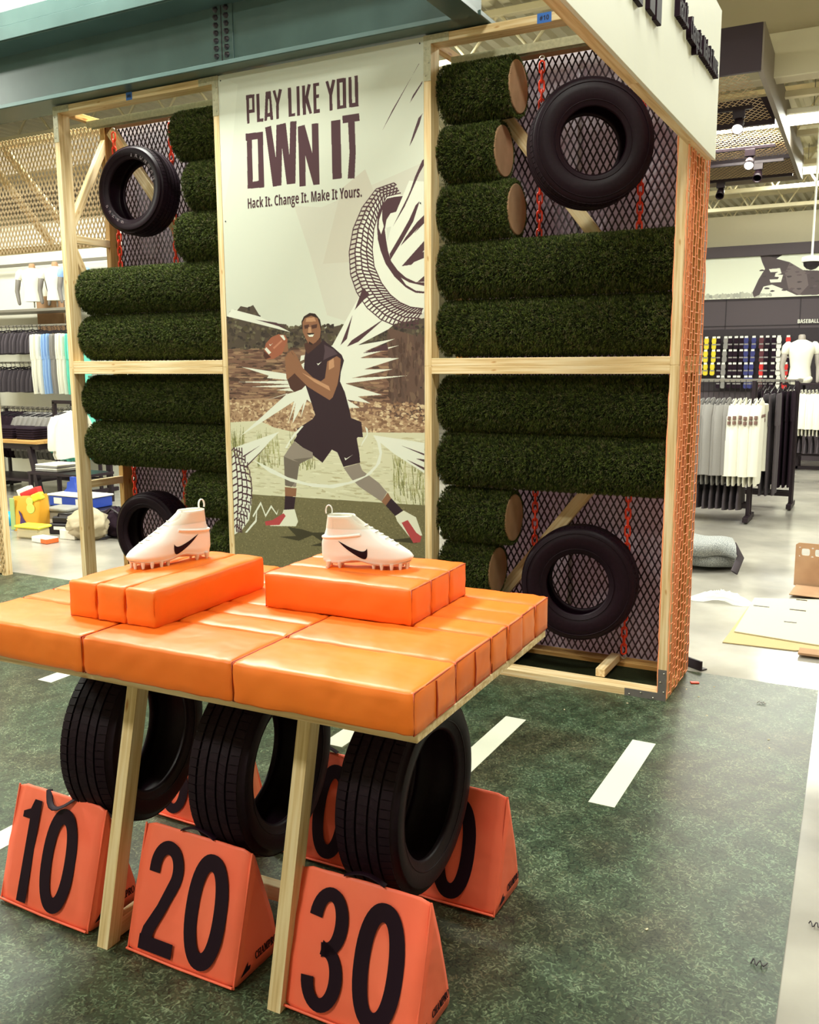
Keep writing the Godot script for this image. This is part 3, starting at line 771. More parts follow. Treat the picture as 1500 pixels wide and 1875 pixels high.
func build_header_sign():
	var t := thing("header_sign", "white header sign board with raised black lettering above the orange net", "sign", Vector3(2.50, 2.43, 0.0))
	obj("board", box(Vector3(0.014, 0.622, 4.0), 0.001, Vector3(0.0, 0.311, 1.64)), M.cream_board, t)
	lumber("rail", Vector3(-0.027, 0.045, -0.36), Vector3(-0.027, 0.045, 0.95), 0.038, 0.089, t, M.wood, Vector3.RIGHT)
	lumber("rail", Vector3(-0.027, 0.045, 0.952), Vector3(-0.027, 0.045, 3.6), 0.038, 0.089, t, M.wood, Vector3.RIGHT)
	lumber("rail", Vector3(-0.027, 0.60, -0.36), Vector3(-0.027, 0.60, 3.6), 0.038, 0.038, t, M.wood, Vector3.RIGHT)
	# lettering read from the aisle: towards -z is its right
	var f := Basis(Vector3(0, 0, -1), Vector3.UP, Vector3.RIGHT)
	var line := [["Hack It.", 0.545, 0.392, 0.322], ["Change It.", 0.345, 0.132, 0.279], ["Make It Yours.", 0.098, -0.235, 0.306]]
	for w in line:
		var o := obj("lettering", text_mesh(w[0], 0.078, 0.02, 0.5, "Droid Sans", 700), M.ink, t)
		var bb: AABB = o.mesh.get_aabb()
		var sx: float = (w[1] - w[2]) / bb.size.x
		o.transform = Transform3D(f * Basis().scaled(Vector3(sx, 1.0, 1.0)), Vector3(0.017, w[3] - bb.position.y, w[1] + bb.position.x * sx))
	# block capitals: strokes as [z0, y0, z1, y1] rectangles or slanted bars
	var caps := {
		"O": [[1.86, 0.20, 1.80, 0.58], [1.72, 0.20, 1.66, 0.58], [1.86, 0.20, 1.66, 0.26], [1.86, 0.52, 1.66, 0.58]],
		"W": [[1.62, 0.20, 1.57, 0.58], [1.52, 0.20, 1.47, 0.52], [1.42, 0.20, 1.37, 0.58], [1.62, 0.20, 1.37, 0.26]],
		"N": [[1.32, 0.197, 1.26, 0.57], [1.105, 0.197, 1.04, 0.56]],
		"I": [[0.955, 0.218, 0.885, 0.55]],
		"T": [[0.865, 0.214, 0.795, 0.56], [0.925, 0.50, 0.735, 0.57]]}
	for ch in caps:
		var s := S()
		for q in caps[ch]: cbox(s, Vector3(0.016, absf(q[3] - q[1]), absf(q[0] - q[2])), 0.002, Transform3D(Basis(), Vector3(0.015, (q[1] + q[3]) / 2, (q[0] + q[2]) / 2)))
		if ch == "N":
			var d := Vector3(0, -0.34, -0.19).normalized()
			cbox(s, Vector3(0.016, 0.37, 0.06), 0.002, Transform3D(Basis(Vector3.RIGHT, -d, Vector3.RIGHT.cross(-d)), Vector3(0.015, 0.385, 1.18)))
		obj("letter", s, M.ink, t)

# ------------------------------------------------------------------ turf rolls
var tuft_mesh: Mesh

func make_tuft():
	var s := S()
	var r := RandomNumberGenerator.new(); r.seed = 4
	for i in 6:
		var a := TAU * i / 6.0 + r.randf() * 0.7
		var base := Vector3(r.randf_range(-0.005, 0.005), 0, r.randf_range(-0.005, 0.005))
		var d := Vector3(cos(a), 0, sin(a)); var w := Vector3(-sin(a), 0, cos(a)) * 0.0014
		var hgt := r.randf_range(0.012, 0.019)
		var m := base + Vector3(0, hgt * 0.6, 0) + d * 0.002
		var tip := base + Vector3(0, hgt, 0) + d * r.randf_range(0.003, 0.008)
		s.add_vertex(base - w); s.add_vertex(base + w); s.add_vertex(m + w * 0.8)
		s.add_vertex(base - w); s.add_vertex(m + w * 0.8); s.add_vertex(m - w * 0.8)
		s.add_vertex(m - w * 0.8); s.add_vertex(m + w * 0.8); s.add_vertex(tip)
	s.generate_normals()
	tuft_mesh = s.commit()

func roll(x0: float, x1: float, y: float, label: String, group: String, cap: int, sag := 0.0, r := 0.130, z := -0.185) -> Node3D:
	# a roll lies along x; cap 1: its right end shows the board core, cap -1: its left end is rounded turf
	var t := thing("turf_roll", label, "turf roll", Vector3((x0 + x1) / 2, y, z), 0.0, group)
	t.rotation.z = sag
	var L := x1 - x0
	var sr := RandomNumberGenerator.new(); sr.seed = int(y * 1000.0 + x0 * 77.0)
	var rings := []
	var n := 40
	var stations := 9
	for i in stations:
		var u := float(i) / (stations - 1)
		var rr := r
		if u == 0.0 or u == 1.0: rr = r - 0.01
		var ring := PackedVector3Array()
		for j in n:
			var a := TAU * j / n
			var w := 1.0 + 0.018 * sin(a * 3.0 + u * 2.0 + y * 9.0) + 0.01 * sin(u * 9.0 + y * 5.0)
			ring.append(Vector3(-L / 2 + L * u, sin(a) * rr * w, cos(a) * rr * w))
		rings.append(ring)
	var s := S(); loft(s, rings)
	obj("backing", s, M.turf, t)
	# the pile, only on the side that can be seen
	var spots := []
	var count := int(L * 9500)
	for i in count:
		var a := sr.randf_range(-1.35, 1.85)   # angle from facing the aisle up over the top
		var x := sr.randf_range(-L / 2, L / 2)
		spots.append([Vector3(x, sin(a) * r, cos(a) * r), Vector3(0, sin(a), cos(a))])
	var ecount := 900 if cap != 0 else 0
	for i in ecount:
		var a := sr.randf() * TAU
		var q := sqrt(sr.randf_range(0.72, 1.0)) if cap > 0 else sqrt(sr.randf())
		var e := (L / 2) * cap
		var out := Vector3(cap * (0.5 if cap > 0 else 0.9), sin(a) * 0.8, cos(a) * 0.8).normalized()
		spots.append([Vector3(e - cap * 0.006, sin(a) * r * q, cos(a) * r * q), out])
	var mm := MultiMesh.new()
	mm.transform_format = MultiMesh.TRANSFORM_3D; mm.use_colors = true; mm.mesh = tuft_mesh; mm.instance_count = spots.size()
	for i in spots.size():
		var up: Vector3 = (spots[i][1] + Vector3(sr.randf_range(-0.35, 0.35), sr.randf_range(-0.35, 0.35), sr.randf_range(-0.35, 0.35))).normalized()
		var x := up.cross(Vector3(sr.randf() - 0.5, sr.randf() - 0.5, sr.randf() - 0.5).normalized()).normalized()
		var sc := sr.randf_range(0.7, 1.15)
		mm.set_instance_transform(i, Transform3D(Basis(x, up, x.cross(up)) * sc, spots[i][0]))
		var v := sr.randf()
		var c := Color(0.026, 0.037, 0.010).lerp(Color(0.150, 0.195, 0.042), v * v)
		if sr.randf() < 0.12: c = Color(0.16, 0.15, 0.075)
		mm.set_instance_color(i, c)
	var pile := MultiMeshInstance3D.new(); pile.name = "pile"; pile.multimesh = mm; pile.material_override = M.turf_blade
	pile.set_meta("kind", "stuff"); t.add_child(pile)
	if cap > 0:
		var c := S()
		lathe(c, [[0.118, 0.0], [0.118, 0.012], [0.114, 0.014]], 40, Transform3D(Basis(Vector3.BACK, -PI / 2), Vector3(L / 2 - 0.006, 0, 0)))
		obj("core_end", c, M.core_board, t)
	return t

func build_rolls():
	make_tuft()
	var g := "turf rolls laid across the bays"
	var rows := ["just under the hung tire", "resting on the middle rail", "just below the middle rail", "lowest of the full-width rolls"]
	var ys := [1.985, 1.705, 1.335, 1.055]
	for i in 4:
		roll(1.268, 2.42, ys[i], "full-width dark green turf roll in the right bay, " + rows[i], g, 0)
		roll(-1.20, -0.042, ys[i] if i != 3 else 1.05, "full-width green turf roll in the left bay, " + rows[i], g, -1)
	var sg := "short turf rolls stacked beside the banner"
	roll(1.268, 1.625, 2.815, "short turf roll with board core, topmost of the right bay", sg, 1)
	roll(1.268, 1.555, 2.535, "short turf roll with board core, middle one of the right bay's upper three", sg, 1)
	roll(1.268, 1.625, 2.262, "short turf roll with board core, lying on the right bay's topmost full-width roll", sg, 1)
	roll(1.268, 1.630, 0.768, "short turf roll with board core under the right bay's full-width rolls", sg, 1)
	roll(1.268, 1.545, 0.488, "short turf roll with board core, second from the floor in the right bay", sg, 1)
	roll(1.268, 1.62, 0.21, "short turf roll at the floor of the right bay", sg, 1)
	roll(-0.40, -0.042, 2.815, "short turf roll topmost in the left bay beside the banner", sg, -1)
	roll(-0.32, -0.042, 2.535, "short turf roll, middle one of the left bay's upper three", sg, -1)
	roll(-0.40, -0.042, 2.262, "short turf roll lying on the left bay's topmost full-width roll", sg, -1)
	roll(-0.40, -0.042, 0.768, "short turf roll under the left bay's full-width rolls", sg, -1)
	roll(-0.23, -0.042, 0.488, "short turf roll behind the left cleat, second from the floor in the left bay", sg, -1)

# ------------------------------------------------------------------ tires
func tire(called_label: String, R: float, w: float, hole: float, group: String, blocks := 72) -> Node3D:
	# axis along x; parts: carcass, tread
	var t := thing("tire", called_label, "tire", Vector3.ZERO, 0.0, group)
	var Rb := R - 0.007
	var mid := (hole + R) / 2
	# section (x, radius), closed: bead, sidewall, shoulder, tread base, other side, inner liner
	var sec := [[-0.40, hole], [-0.43, hole + 0.008], [-0.44, hole + 0.016], [-0.47, hole + 0.022], [-0.50, mid - 0.012], [-0.505, mid + 0.006], [-0.50, mid + 0.018], [-0.492, mid + 0.022], [-0.475, R - 0.026], [-0.44, R - 0.012], [-0.40, Rb], [-0.2, Rb + 0.001], [0.0, Rb + 0.001]]
	var full := []
	for q in sec: full.append(q)
	for i in range(sec.size() - 2, -1, -1): full.append([-sec[i][0], sec[i][1]])
	for q in [[0.33, hole + 0.004], [0.36, hole + 0.02], [0.42, mid], [0.38, R - 0.034], [0.0, R - 0.02], [-0.38, R - 0.034], [-0.42, mid], [-0.36, hole + 0.02], [-0.33, hole + 0.004]]: full.append(q)
	var rings := []
	var n := 72
	for j in n:
		var a := TAU * j / n
		var ring := PackedVector3Array()
		for q in full: ring.append(Vector3(q[0] * w, cos(a) * q[1], sin(a) * q[1]))
		rings.append(ring)
	var s := S(); loft(s, rings, true, false, false, 1, true)
	obj("carcass", s, M.rubber, t)
	# tread: five ribs, the outer two cut into blocks
	var tr := S()
	var ribs := [[-0.42, -0.27, 1.0], [-0.235, -0.11, 0.4], [-0.075, 0.075, 0.2], [0.11, 0.235, 0.4], [0.27, 0.42, 1.0]]
	for q in ribs:
		var outer: bool = q[2] > 0.9
		for k in blocks:
			var a0 := TAU * k / blocks
			var a1 := TAU * (k + (0.88 if outer else 0.975)) / blocks
			var skew: float = 0.0 if outer else 0.03 * signf(q[0] + q[1])
			var pts := PackedVector3Array()
			for e in [[q[0], a0, 0], [q[1], a0 + skew, 0], [q[1], a1 + skew, 0], [q[0], a1, 0], [q[0], a0, 1], [q[1], a0 + skew, 1], [q[1], a1 + skew, 1], [q[0], a1, 1]]:
				var edge := 0.006 if outer and absf(e[0]) > 0.4 else 0.0
				var rr: float = (R - edge) if e[2] == 1 else Rb - 0.004
				pts.append(Vector3(e[0] * w, cos(e[1]) * rr, sin(e[1]) * rr))
			var c := Vector3.ZERO
			for v in pts: c += v
			c /= 8.0
			for f in [[4, 5, 6, 7], [0, 1, 5, 4], [1, 2, 6, 5], [2, 3, 7, 6], [3, 0, 4, 7]]:
				fan(tr, PackedVector3Array([pts[f[0]], pts[f[1]], pts[f[2]], pts[f[3]]]), c)
	obj("tread", tr, M.tread_rubber, t)
	# raised bead rings on both walls
	for sx in [-1.0, 1.0]:
		for rr in [hole + 0.026, R - 0.032]:
			var ring := PackedVector3Array()
			var xx := 0.478 if rr < mid else 0.489
			for j in 60: ring.append(Vector3(sx * w * xx, cos(TAU * j / 60) * rr, sin(TAU * j / 60) * rr))
			var b := S(); tube(b, ring, 0.0022, 5, true)
			obj("bead_ring", b, M.rubber, t)
	return t

func ring_text(t: Node3D, words: String, radius: float, x: float, a0: float, step: float, size: float):
	# letters standing round the wall that looks along +x; angle from the top, clockwise as seen
	var a := a0
	for ch in words:
		if ch != " ":
			var o := obj("raised_letter", text_mesh(ch, size, 0.002, 0.8, "Droid Sans", 700), M.rubber_letter, t)
			var bb: AABB = o.mesh.get_aabb()
			# seen from +x: right is -z, up is y
			var right := Vector3(0, -sin(a), -cos(a)); var up := Vector3(0, cos(a), -sin(a))
			var bs := Basis(right, up, Vector3.RIGHT)
			o.transform = Transform3D(bs, Vector3(x, cos(a) * radius, -sin(a) * radius) - right * (bb.position.x + bb.size.x / 2) - up * (bb.size.y / 2))
		a += step

func place(o: Node3D, at: Vector3, facing_deg: float, tilt := 0.0):
	# the wall that looks along +x is turned to face facing_deg, measured from the aisle (+z) towards +x
	o.position = at
	o.rotation = Vector3(0, deg_to_rad(facing_deg - 90.0), deg_to_rad(tilt))

func chain(x: float, y0: float, y1: float, z: float, label: String):
	var t := thing("chain", label, "chain", Vector3(x, y0, z), 0.0, "orange chains holding the tires")
	var n := int((y1 - y0) / 0.043)
	var oval := PackedVector3Array()
	for i in 14:
		var a := TAU * i / 14
		oval.append(Vector3(cos(a) * 0.0125, sin(a) * 0.0155 + (0.0125 if sin(a) > 0 else -0.0125), 0))
	var s := S(); tube(s, oval, 0.0048, 6, true)
	var m := mesh_of(s)
	for i in n:
		var l := obj("link", m, M.chain_orange, t)
		l.position = Vector3(0, 0.03 + i * 0.043, 0)
		l.rotation.y = (0.35 if i % 2 == 0 else 0.35 + PI / 2) + sin(i * 1.7) * 0.15
	for e in [0, 1]:
		var hk := PackedVector3Array()
		var yb := (y1 - y0) if e == 1 else 0.0
		for i in 9:
			var a := -0.3 + i * 0.62
			hk.append(Vector3(sin(a) * 0.012, yb + (0.008 if e == 1 else -0.008) - cos(a) * 0.012 * (1 if e == 1 else -1), 0))
		var hs := S(); tube(hs, hk, 0.003, 6)
		obj("hook", hs, M.screw, t)

func build_tires_and_chains():
	var g := "tires chained into the bays"
	var a := tire("black tire hung at the top of the right bay, wide plain sidewall", 0.280, 0.18, 0.146, g)
	place(a, Vector3(1.99, 2.51, -0.155), 29.0, 2.0)
	var b := tire("black tire chained near the floor of the right bay", 0.283, 0.18, 0.150, g)
	place(b, Vector3(1.975, 0.468, -0.215), 8.7, 2.0)
	var c := tire("black tire with raised lettering hung at the top of the left bay", 0.256, 0.178, 0.172, g)
	place(c, Vector3(-0.815, 2.565, -0.235), 2.5, 2.0)
	ring_text(c, "IRONMAN", 0.214, 0.088, 0.12, 0.2, 0.03)
	ring_text(c, "GR906", 0.214, 0.088, 3.45, 0.2, 0.028)
	var d := tire("black tire behind the left cleat near the floor of the left bay", 0.256, 0.178, 0.160, g)
	place(d, Vector3(-0.815, 0.495, -0.22), 2.0, 0.0)
	chain(1.688, 2.13, 2.965, -0.34, "orange chain left of the right bay's upper tire")
	chain(2.180, 2.13, 2.965, -0.34, "orange chain right of the right bay's upper tire")
	chain(1.690, 0.085, 0.93, -0.34, "orange chain left of the right bay's lower tire")
	chain(2.172, 0.085, 0.93, -0.34, "orange chain right of the right bay's lower tire")
	chain(-1.105, 2.13, 2.965, -0.34, "orange chain left of the left bay's upper tire")
	chain(-0.645, 2.13, 2.965, -0.34, "orange chain right of the left bay's upper tire")
	chain(-1.085, 0.085, 0.93, -0.34, "orange chain left of the left bay's lower tire")
	chain(-0.655, 0.085, 0.93, -0.34, "orange chain right of the left bay's lower tire")

# ------------------------------------------------------------------ table
const TC := Vector3(1.797, 0.0, 2.112)
const TURN := 0.0244
const TTOP := 0.785
const PH := 0.097

func on_table(x: float, y: float, z: float) -> Vector3:
	return TC + Vector3(0, y, 0) + Basis(Vector3.UP, TURN) * Vector3(x, 0, z)

# a stuffed vinyl block: rounded box, swollen faces, a few dents
func puffy(L: float, hh: float, w: float, sd: int) -> SurfaceTool:
	var s := S(); s.set_smooth_group(1)
	var half := Vector3(L, hh, w) / 2.0
	var nz := FastNoiseLite.new(); nz.seed = sd; nz.frequency = 7.0; nz.fractal_octaves = 2
	var rad := 0.010
	var put := func(p: Vector3) -> Vector3:
		# p in -1..1 on the cube surface
		var q := p * half
		var core := Vector3(clampf(q.x, -half.x + rad, half.x - rad), clampf(q.y, -half.y + rad, half.y - rad), clampf(q.z, -half.z + rad, half.z - rad))
		var d := q - core
		var v := core + d.normalized() * rad if d.length() > 0.0001 else q
		var n := Vector3.ZERO
		for ax in 3:
			if absf(p[ax]) > 0.999: n[ax] = signf(p[ax])
		var swell := (1.0 - pow(absf(p.x), 6.0)) * (1.0 - p.y * p.y * 0.9) + (1.0 - pow(absf(p.x), 6.0)) * (1.0 - p.z * p.z * 0.9)
		v += n * 0.0022 * minf(swell, 1.0) + n * nz.get_noise_3dv(v * 6.0) * 0.0026
		return v
	var nu := [[14, 5], [5, 5], [14, 5]]
	for ax in 3:
		var u := (ax + 1) % 3; var vv := (ax + 2) % 3
		var cu := 20 if u == 0 else 6
		var cv := 20 if vv == 0 else 6
		for sg in [-1.0, 1.0]:
			for i in cu:
				for j in cv:
					var c := []
					for e in [[0, 0], [1, 0], [1, 1], [0, 1]]:
						var p := Vector3.ZERO
						p[ax] = sg
						p[u] = sin(((i + e[0]) / float(cu) - 0.5) * PI); p[vv] = sin(((j + e[1]) / float(cv) - 0.5) * PI)
						c.append(put.call(p))
					var n := Vector3.ZERO; n[ax] = sg
					tri_n(s, c[0], c[1], c[2], n); tri_n(s, c[0], c[2], c[3], n)
	return s

func pad_proto(L: float, hh: float, w: float, sd: int, m: Material) -> Node3D:
	var t := thing("foam_pad", "x", "pad")
	obj("cover", puffy(L, hh, w, sd), m, t).position.y = hh / 2
	for sx in [-1.0, 1.0]:
		var p := PackedVector3Array()
		for e in [[-1, 0], [-1, 1], [1, 1], [1, 0]]:
			p.append(Vector3(sx * (L / 2 - 0.003), 0.004 + e[1] * (hh - 0.008), e[0] * (w / 2 - 0.004)))
		var s := S(); tube(s, p, 0.0022, 6, true)
		obj("piping", s, M.piping, t)
	if w > 0.15:
		for sx in [-1.0, 1.0]:
			var s := S(); tube(s, PackedVector3Array([Vector3(sx * (L / 2 + 0.0012), 0.006, 0), Vector3(sx * (L / 2 + 0.0022), hh / 2, 0), Vector3(sx * (L / 2 - 0.0005), hh - 0.008, 0)]), 0.0022, 6)
			obj("piping", s, M.piping, t)
	return t

func build_table():
	var t := thing("display_table", "low wooden table on splayed legs under the orange pads", "table", TC, TURN)
	obj("board", box(Vector3(1.362, 0.02, 0.83), 0.002, Vector3(0, TTOP - 0.01, 0)), M.wood, t)
	var inv := Basis(Vector3.UP, -TURN)
	for lx in [1.527, 2.078]:
		var x: float = lx - TC.x
		var zc := 0.024
		for sg in [-1.0, 1.0]:
			# the leg is a sheared post so that its feet and head lie flat
			var zb: float = zc + sg * 0.345; var zt: float = zc + sg * 0.160
			var s := S()
			var q := PackedVector3Array()
			for e in [[-1, -1], [1, -1], [1, 1], [-1, 1]]: q.append(Vector3(x + e[0] * 0.0185, 0.003, zb + e[1] * 0.023))
			for e in [[-1, -1], [1, -1], [1, 1], [-1, 1]]: q.append(Vector3(x + e[0] * 0.0185, TTOP - 0.02, zt + e[1] * 0.023))
			var c := (q[0] + q[6]) / 2
			for f in [[0, 1, 2, 3], [4, 5, 6, 7], [0, 1, 5, 4], [1, 2, 6, 5], [2, 3, 7, 6], [3, 0, 4, 7]]:
				fan(s, PackedVector3Array([q[f[0]], q[f[1]], q[f[2]], q[f[3]]]), c)
			# turn so that the grain runs along the leg
			var d := (Vector3(x, TTOP, zt) - Vector3(x, 0, zb)).normalized()
			var bs := Basis(d, Vector3.RIGHT, d.cross(Vector3.RIGHT))
			var mi := MeshInstance3D.new()
			var s2 := S(); s2.append_from(mesh_of(s), 0, Transform3D(bs, Vector3.ZERO).affine_inverse())
			obj("leg", s2.commit(), M.wood, t).transform = Transform3D(bs, Vector3.ZERO)
		lumber("foot_rail", Vector3(x, 0.035, zc - 0.31), Vector3(x, 0.035, zc + 0.315), 0.03, 0.05, t, M.wood, Vector3.RIGHT)
		lumber("head_rail", Vector3(x, TTOP - 0.05, zc - 0.19), Vector3(x, TTOP - 0.05, zc + 0.19), 0.03, 0.05, t, M.wood, Vector3.RIGHT)
	lumber("stretcher", Vector3(1.545 - TC.x, 0.07, 0.05), Vector3(2.06 - TC.x, 0.07, 0.05), 0.035, 0.045, t, M.wood, Vector3.BACK)
	# pads on the table in three columns; some are double width with a seam down their ends
	var row_words := ["front", "second from the front", "third from the front", "fourth from the front", "fifth from the front", "sixth from the front", "rearmost"]
	var col_words := ["left column", "middle column", "right column"]
	var cols := [[2, 1, 1, 1, 1, 1, 1], [2, 1, 1, 2, 1, 1], [2, 2, 1, 1, 1, 1]]
	var protos := {}
	var put := func(o: Node3D, at: Vector3, turn: float, label: String, g: String):
		o.position = at; o.rotation.y = turn; o.set_meta("label", label); o.set_meta("group", g)
	var r := RandomNumberGenerator.new(); r.seed = 9
	for j in 3:
		var z := 0.437
		for i in cols[j].size():
			var n: int = cols[j][i]
			var w := 0.1085 * n
			var key := "%d%d" % [n, (i + j) % 2]
			var at := on_table((j - 1) * 0.4565 + r.randf_range(-0.002, 0.002), TTOP, z - w / 2)
			z -= w
			var word: String = "rearmost" if i == cols[j].size() - 1 else row_words[i]
			var label := "%sorange vinyl foam bar on the table top, %s, %s" % ["double-width " if n == 2 else "", word, col_words[j]]
			var o: Node3D
			if not protos.has(key):
				o = pad_proto(0.455, PH, w - 0.0015, 40 + protos.size(), M.vinyl if (i + j) % 2 == 0 else M.vinyl_b)
				protos[key] = o
			else:
				o = protos[key].duplicate(); o.name = numbered("foam_pad"); add_child(o, true)
			put.call(o, at, TURN + r.randf_range(-0.004, 0.004), label, "orange foam bars covering the table")
	# two little stacks under the cleats
	var pl := pad_proto(0.478, PH, 0.097, 61, M.vinyl)
	var pr := pad_proto(0.448, PH, 0.117, 62, M.vinyl_b)
	var words := ["left bar", "middle bar", "right bar"]
	for i in 3:
		var o: Node3D = pl if i == 0 else pl.duplicate()
		if i > 0: o.name = numbered("foam_pad"); add_child(o, true)
		put.call(o, Vector3(1.453 + i * 0.0985, TTOP + PH, 2.196 - i * 0.002), PI / 2 + 0.035, "orange foam bar under the left cleat, pointing at the aisle, %s of three" % words[i], "orange foam bars under the cleats")
	words = ["front bar", "middle bar", "rear bar"]
	for i in 3:
		var o: Node3D = pr if i == 0 else pr.duplicate()
		if i > 0: o.name = numbered("foam_pad"); add_child(o, true)
		put.call(o, Vector3(2.043 - i * 0.004, TTOP + PH, 2.066 - i * 0.119), 0.03, "orange foam bar under the right cleat, lying along the banner, %s of three" % words[i], "orange foam bars under the cleats")
	# tires hung beneath the top on steel rods
	var g := "tires hanging under the table"
	var ta := tire("black tire hanging under the table's right end, behind the 30 marker", 0.256, 0.172, 0.165, g)
	var spots := [[2.245, 0.436, 2.10, 2.0, "black tire hanging under the table's right end, behind the 30 marker"], [1.822, 0.458, 2.155, 5.0, "black tire hanging under the table between its two front legs"], [1.362, 0.458, 2.172, 9.3, "black tire hanging under the table's left end, behind the 10 marker"]]
	for i in 3:
		var o: Node3D = ta if i == 0 else ta.duplicate()
		if i > 0: o.name = numbered("tire"); add_child(o, true)
		o.position = Vector3(spots[i][0], spots[i][1], spots[i][2]); o.rotation.y = deg_to_rad(spots[i][3]); o.set_meta("label", spots[i][4])
		var rod := S(); tube(rod, PackedVector3Array([Vector3(0, 0.25, 0), Vector3(0, TTOP - 0.02 - spots[i][1], 0)]), 0.005, 6)
		obj("hanging_rod", rod, M.screw, o)

# ------------------------------------------------------------------ yard markers
func digit(s: SurfaceTool, ch: String, c: Vector2, w: float, hh: float, xf: Transform3D):
	var a := w / 2; var b := hh / 2; var st := w * 0.31
	var d := 0.0012
	match ch:
		"0":
			band(s, ellipse(c, a, b, 0, TAU, 44, 2.25), ellipse(c, a - st, b - st * 1.05, 0, TAU, 44, 2.1), d, xf)
		"1":
			prism(s, PackedVector2Array([c + Vector2(a * 0.15, b), c + Vector2(a, b), c + Vector2(a, -b), c + Vector2(-a * 0.12, -b), c + Vector2(-a * 0.12, b * 0.60), c + Vector2(-a, b * 0.60), c + Vector2(-a, b * 0.72), c + Vector2(-a * 0.2, b * 0.80)]), d, xf)
		"2":
			var ry := a * 1.30
			var cy := c + Vector2(0, b - ry)
			var o := ellipse(cy, a, ry, PI, -0.62, 24); var n := ellipse(cy, a - st, ry - st, PI, -0.62, 24)
			# the bowl runs on into the slanted neck, down to the foot
			o.append(c + Vector2(a * 0.35, -b * 0.20)); n.append(c + Vector2(-a * 0.22, -b * 0.16))
			o.append(c + Vector2(-a * 0.18, -b * 0.62)); n.append(c + Vector2(-a * 0.86, -b * 0.60))
			o.append(c + Vector2(-a * 0.30, -b * 0.80)); n.append(c + Vector2(-a, -b * 0.84))
			band(s, o, n, d, xf, false)
			prism(s, PackedVector2Array([c + Vector2(-a, -b), c + Vector2(a, -b), c + Vector2(a, -b * 0.74), c + Vector2(-a, -b * 0.74)]), d, xf)
			prism(s, PackedVector2Array([cy + Vector2(-a, 0.001), cy + Vector2(-a + st, 0.001), cy + Vector2(-a + st, -0.014), cy + Vector2(-a, -0.014)]), d, xf)
		"3":
			var rr := (b + st * 0.45) / 2.0
			var c1 := c + Vector2(0, b - rr); var c2 := c - Vector2(0, b - rr)
			band(s, ellipse(c1, a * 0.96, rr, -1.80, PI * 0.97, 26), ellipse(c1, a * 0.96 - st, rr - st * 0.92, -1.95, PI * 0.97, 26), d, xf, false)
			band(s, ellipse(c2, a, rr, -PI * 0.97, 1.80, 26), ellipse(c2, a - st, rr - st * 0.92, -PI * 0.97, 1.95, 26), d, xf, false)
		"4":
			prism(s, PackedVector2Array([c + Vector2(a * 0.1, b), c + Vector2(a * 0.62, b), c + Vector2(a * 0.62, -b), c + Vector2(a * 0.1, -b)]), d, xf)
			prism(s, PackedVector2Array([c + Vector2(-a, -b * 0.5), c + Vector2(a, -b * 0.5), c + Vector2(a, -b * 0.28), c + Vector2(-a, -b * 0.28)]), d, xf)
			prism(s, PackedVector2Array([c + Vector2(a * 0.1, b), c + Vector2(a * 0.1, b * 0.6), c + Vector2(-a * 0.55, -b * 0.28), c + Vector2(-a, -b * 0.28)]), d, xf)

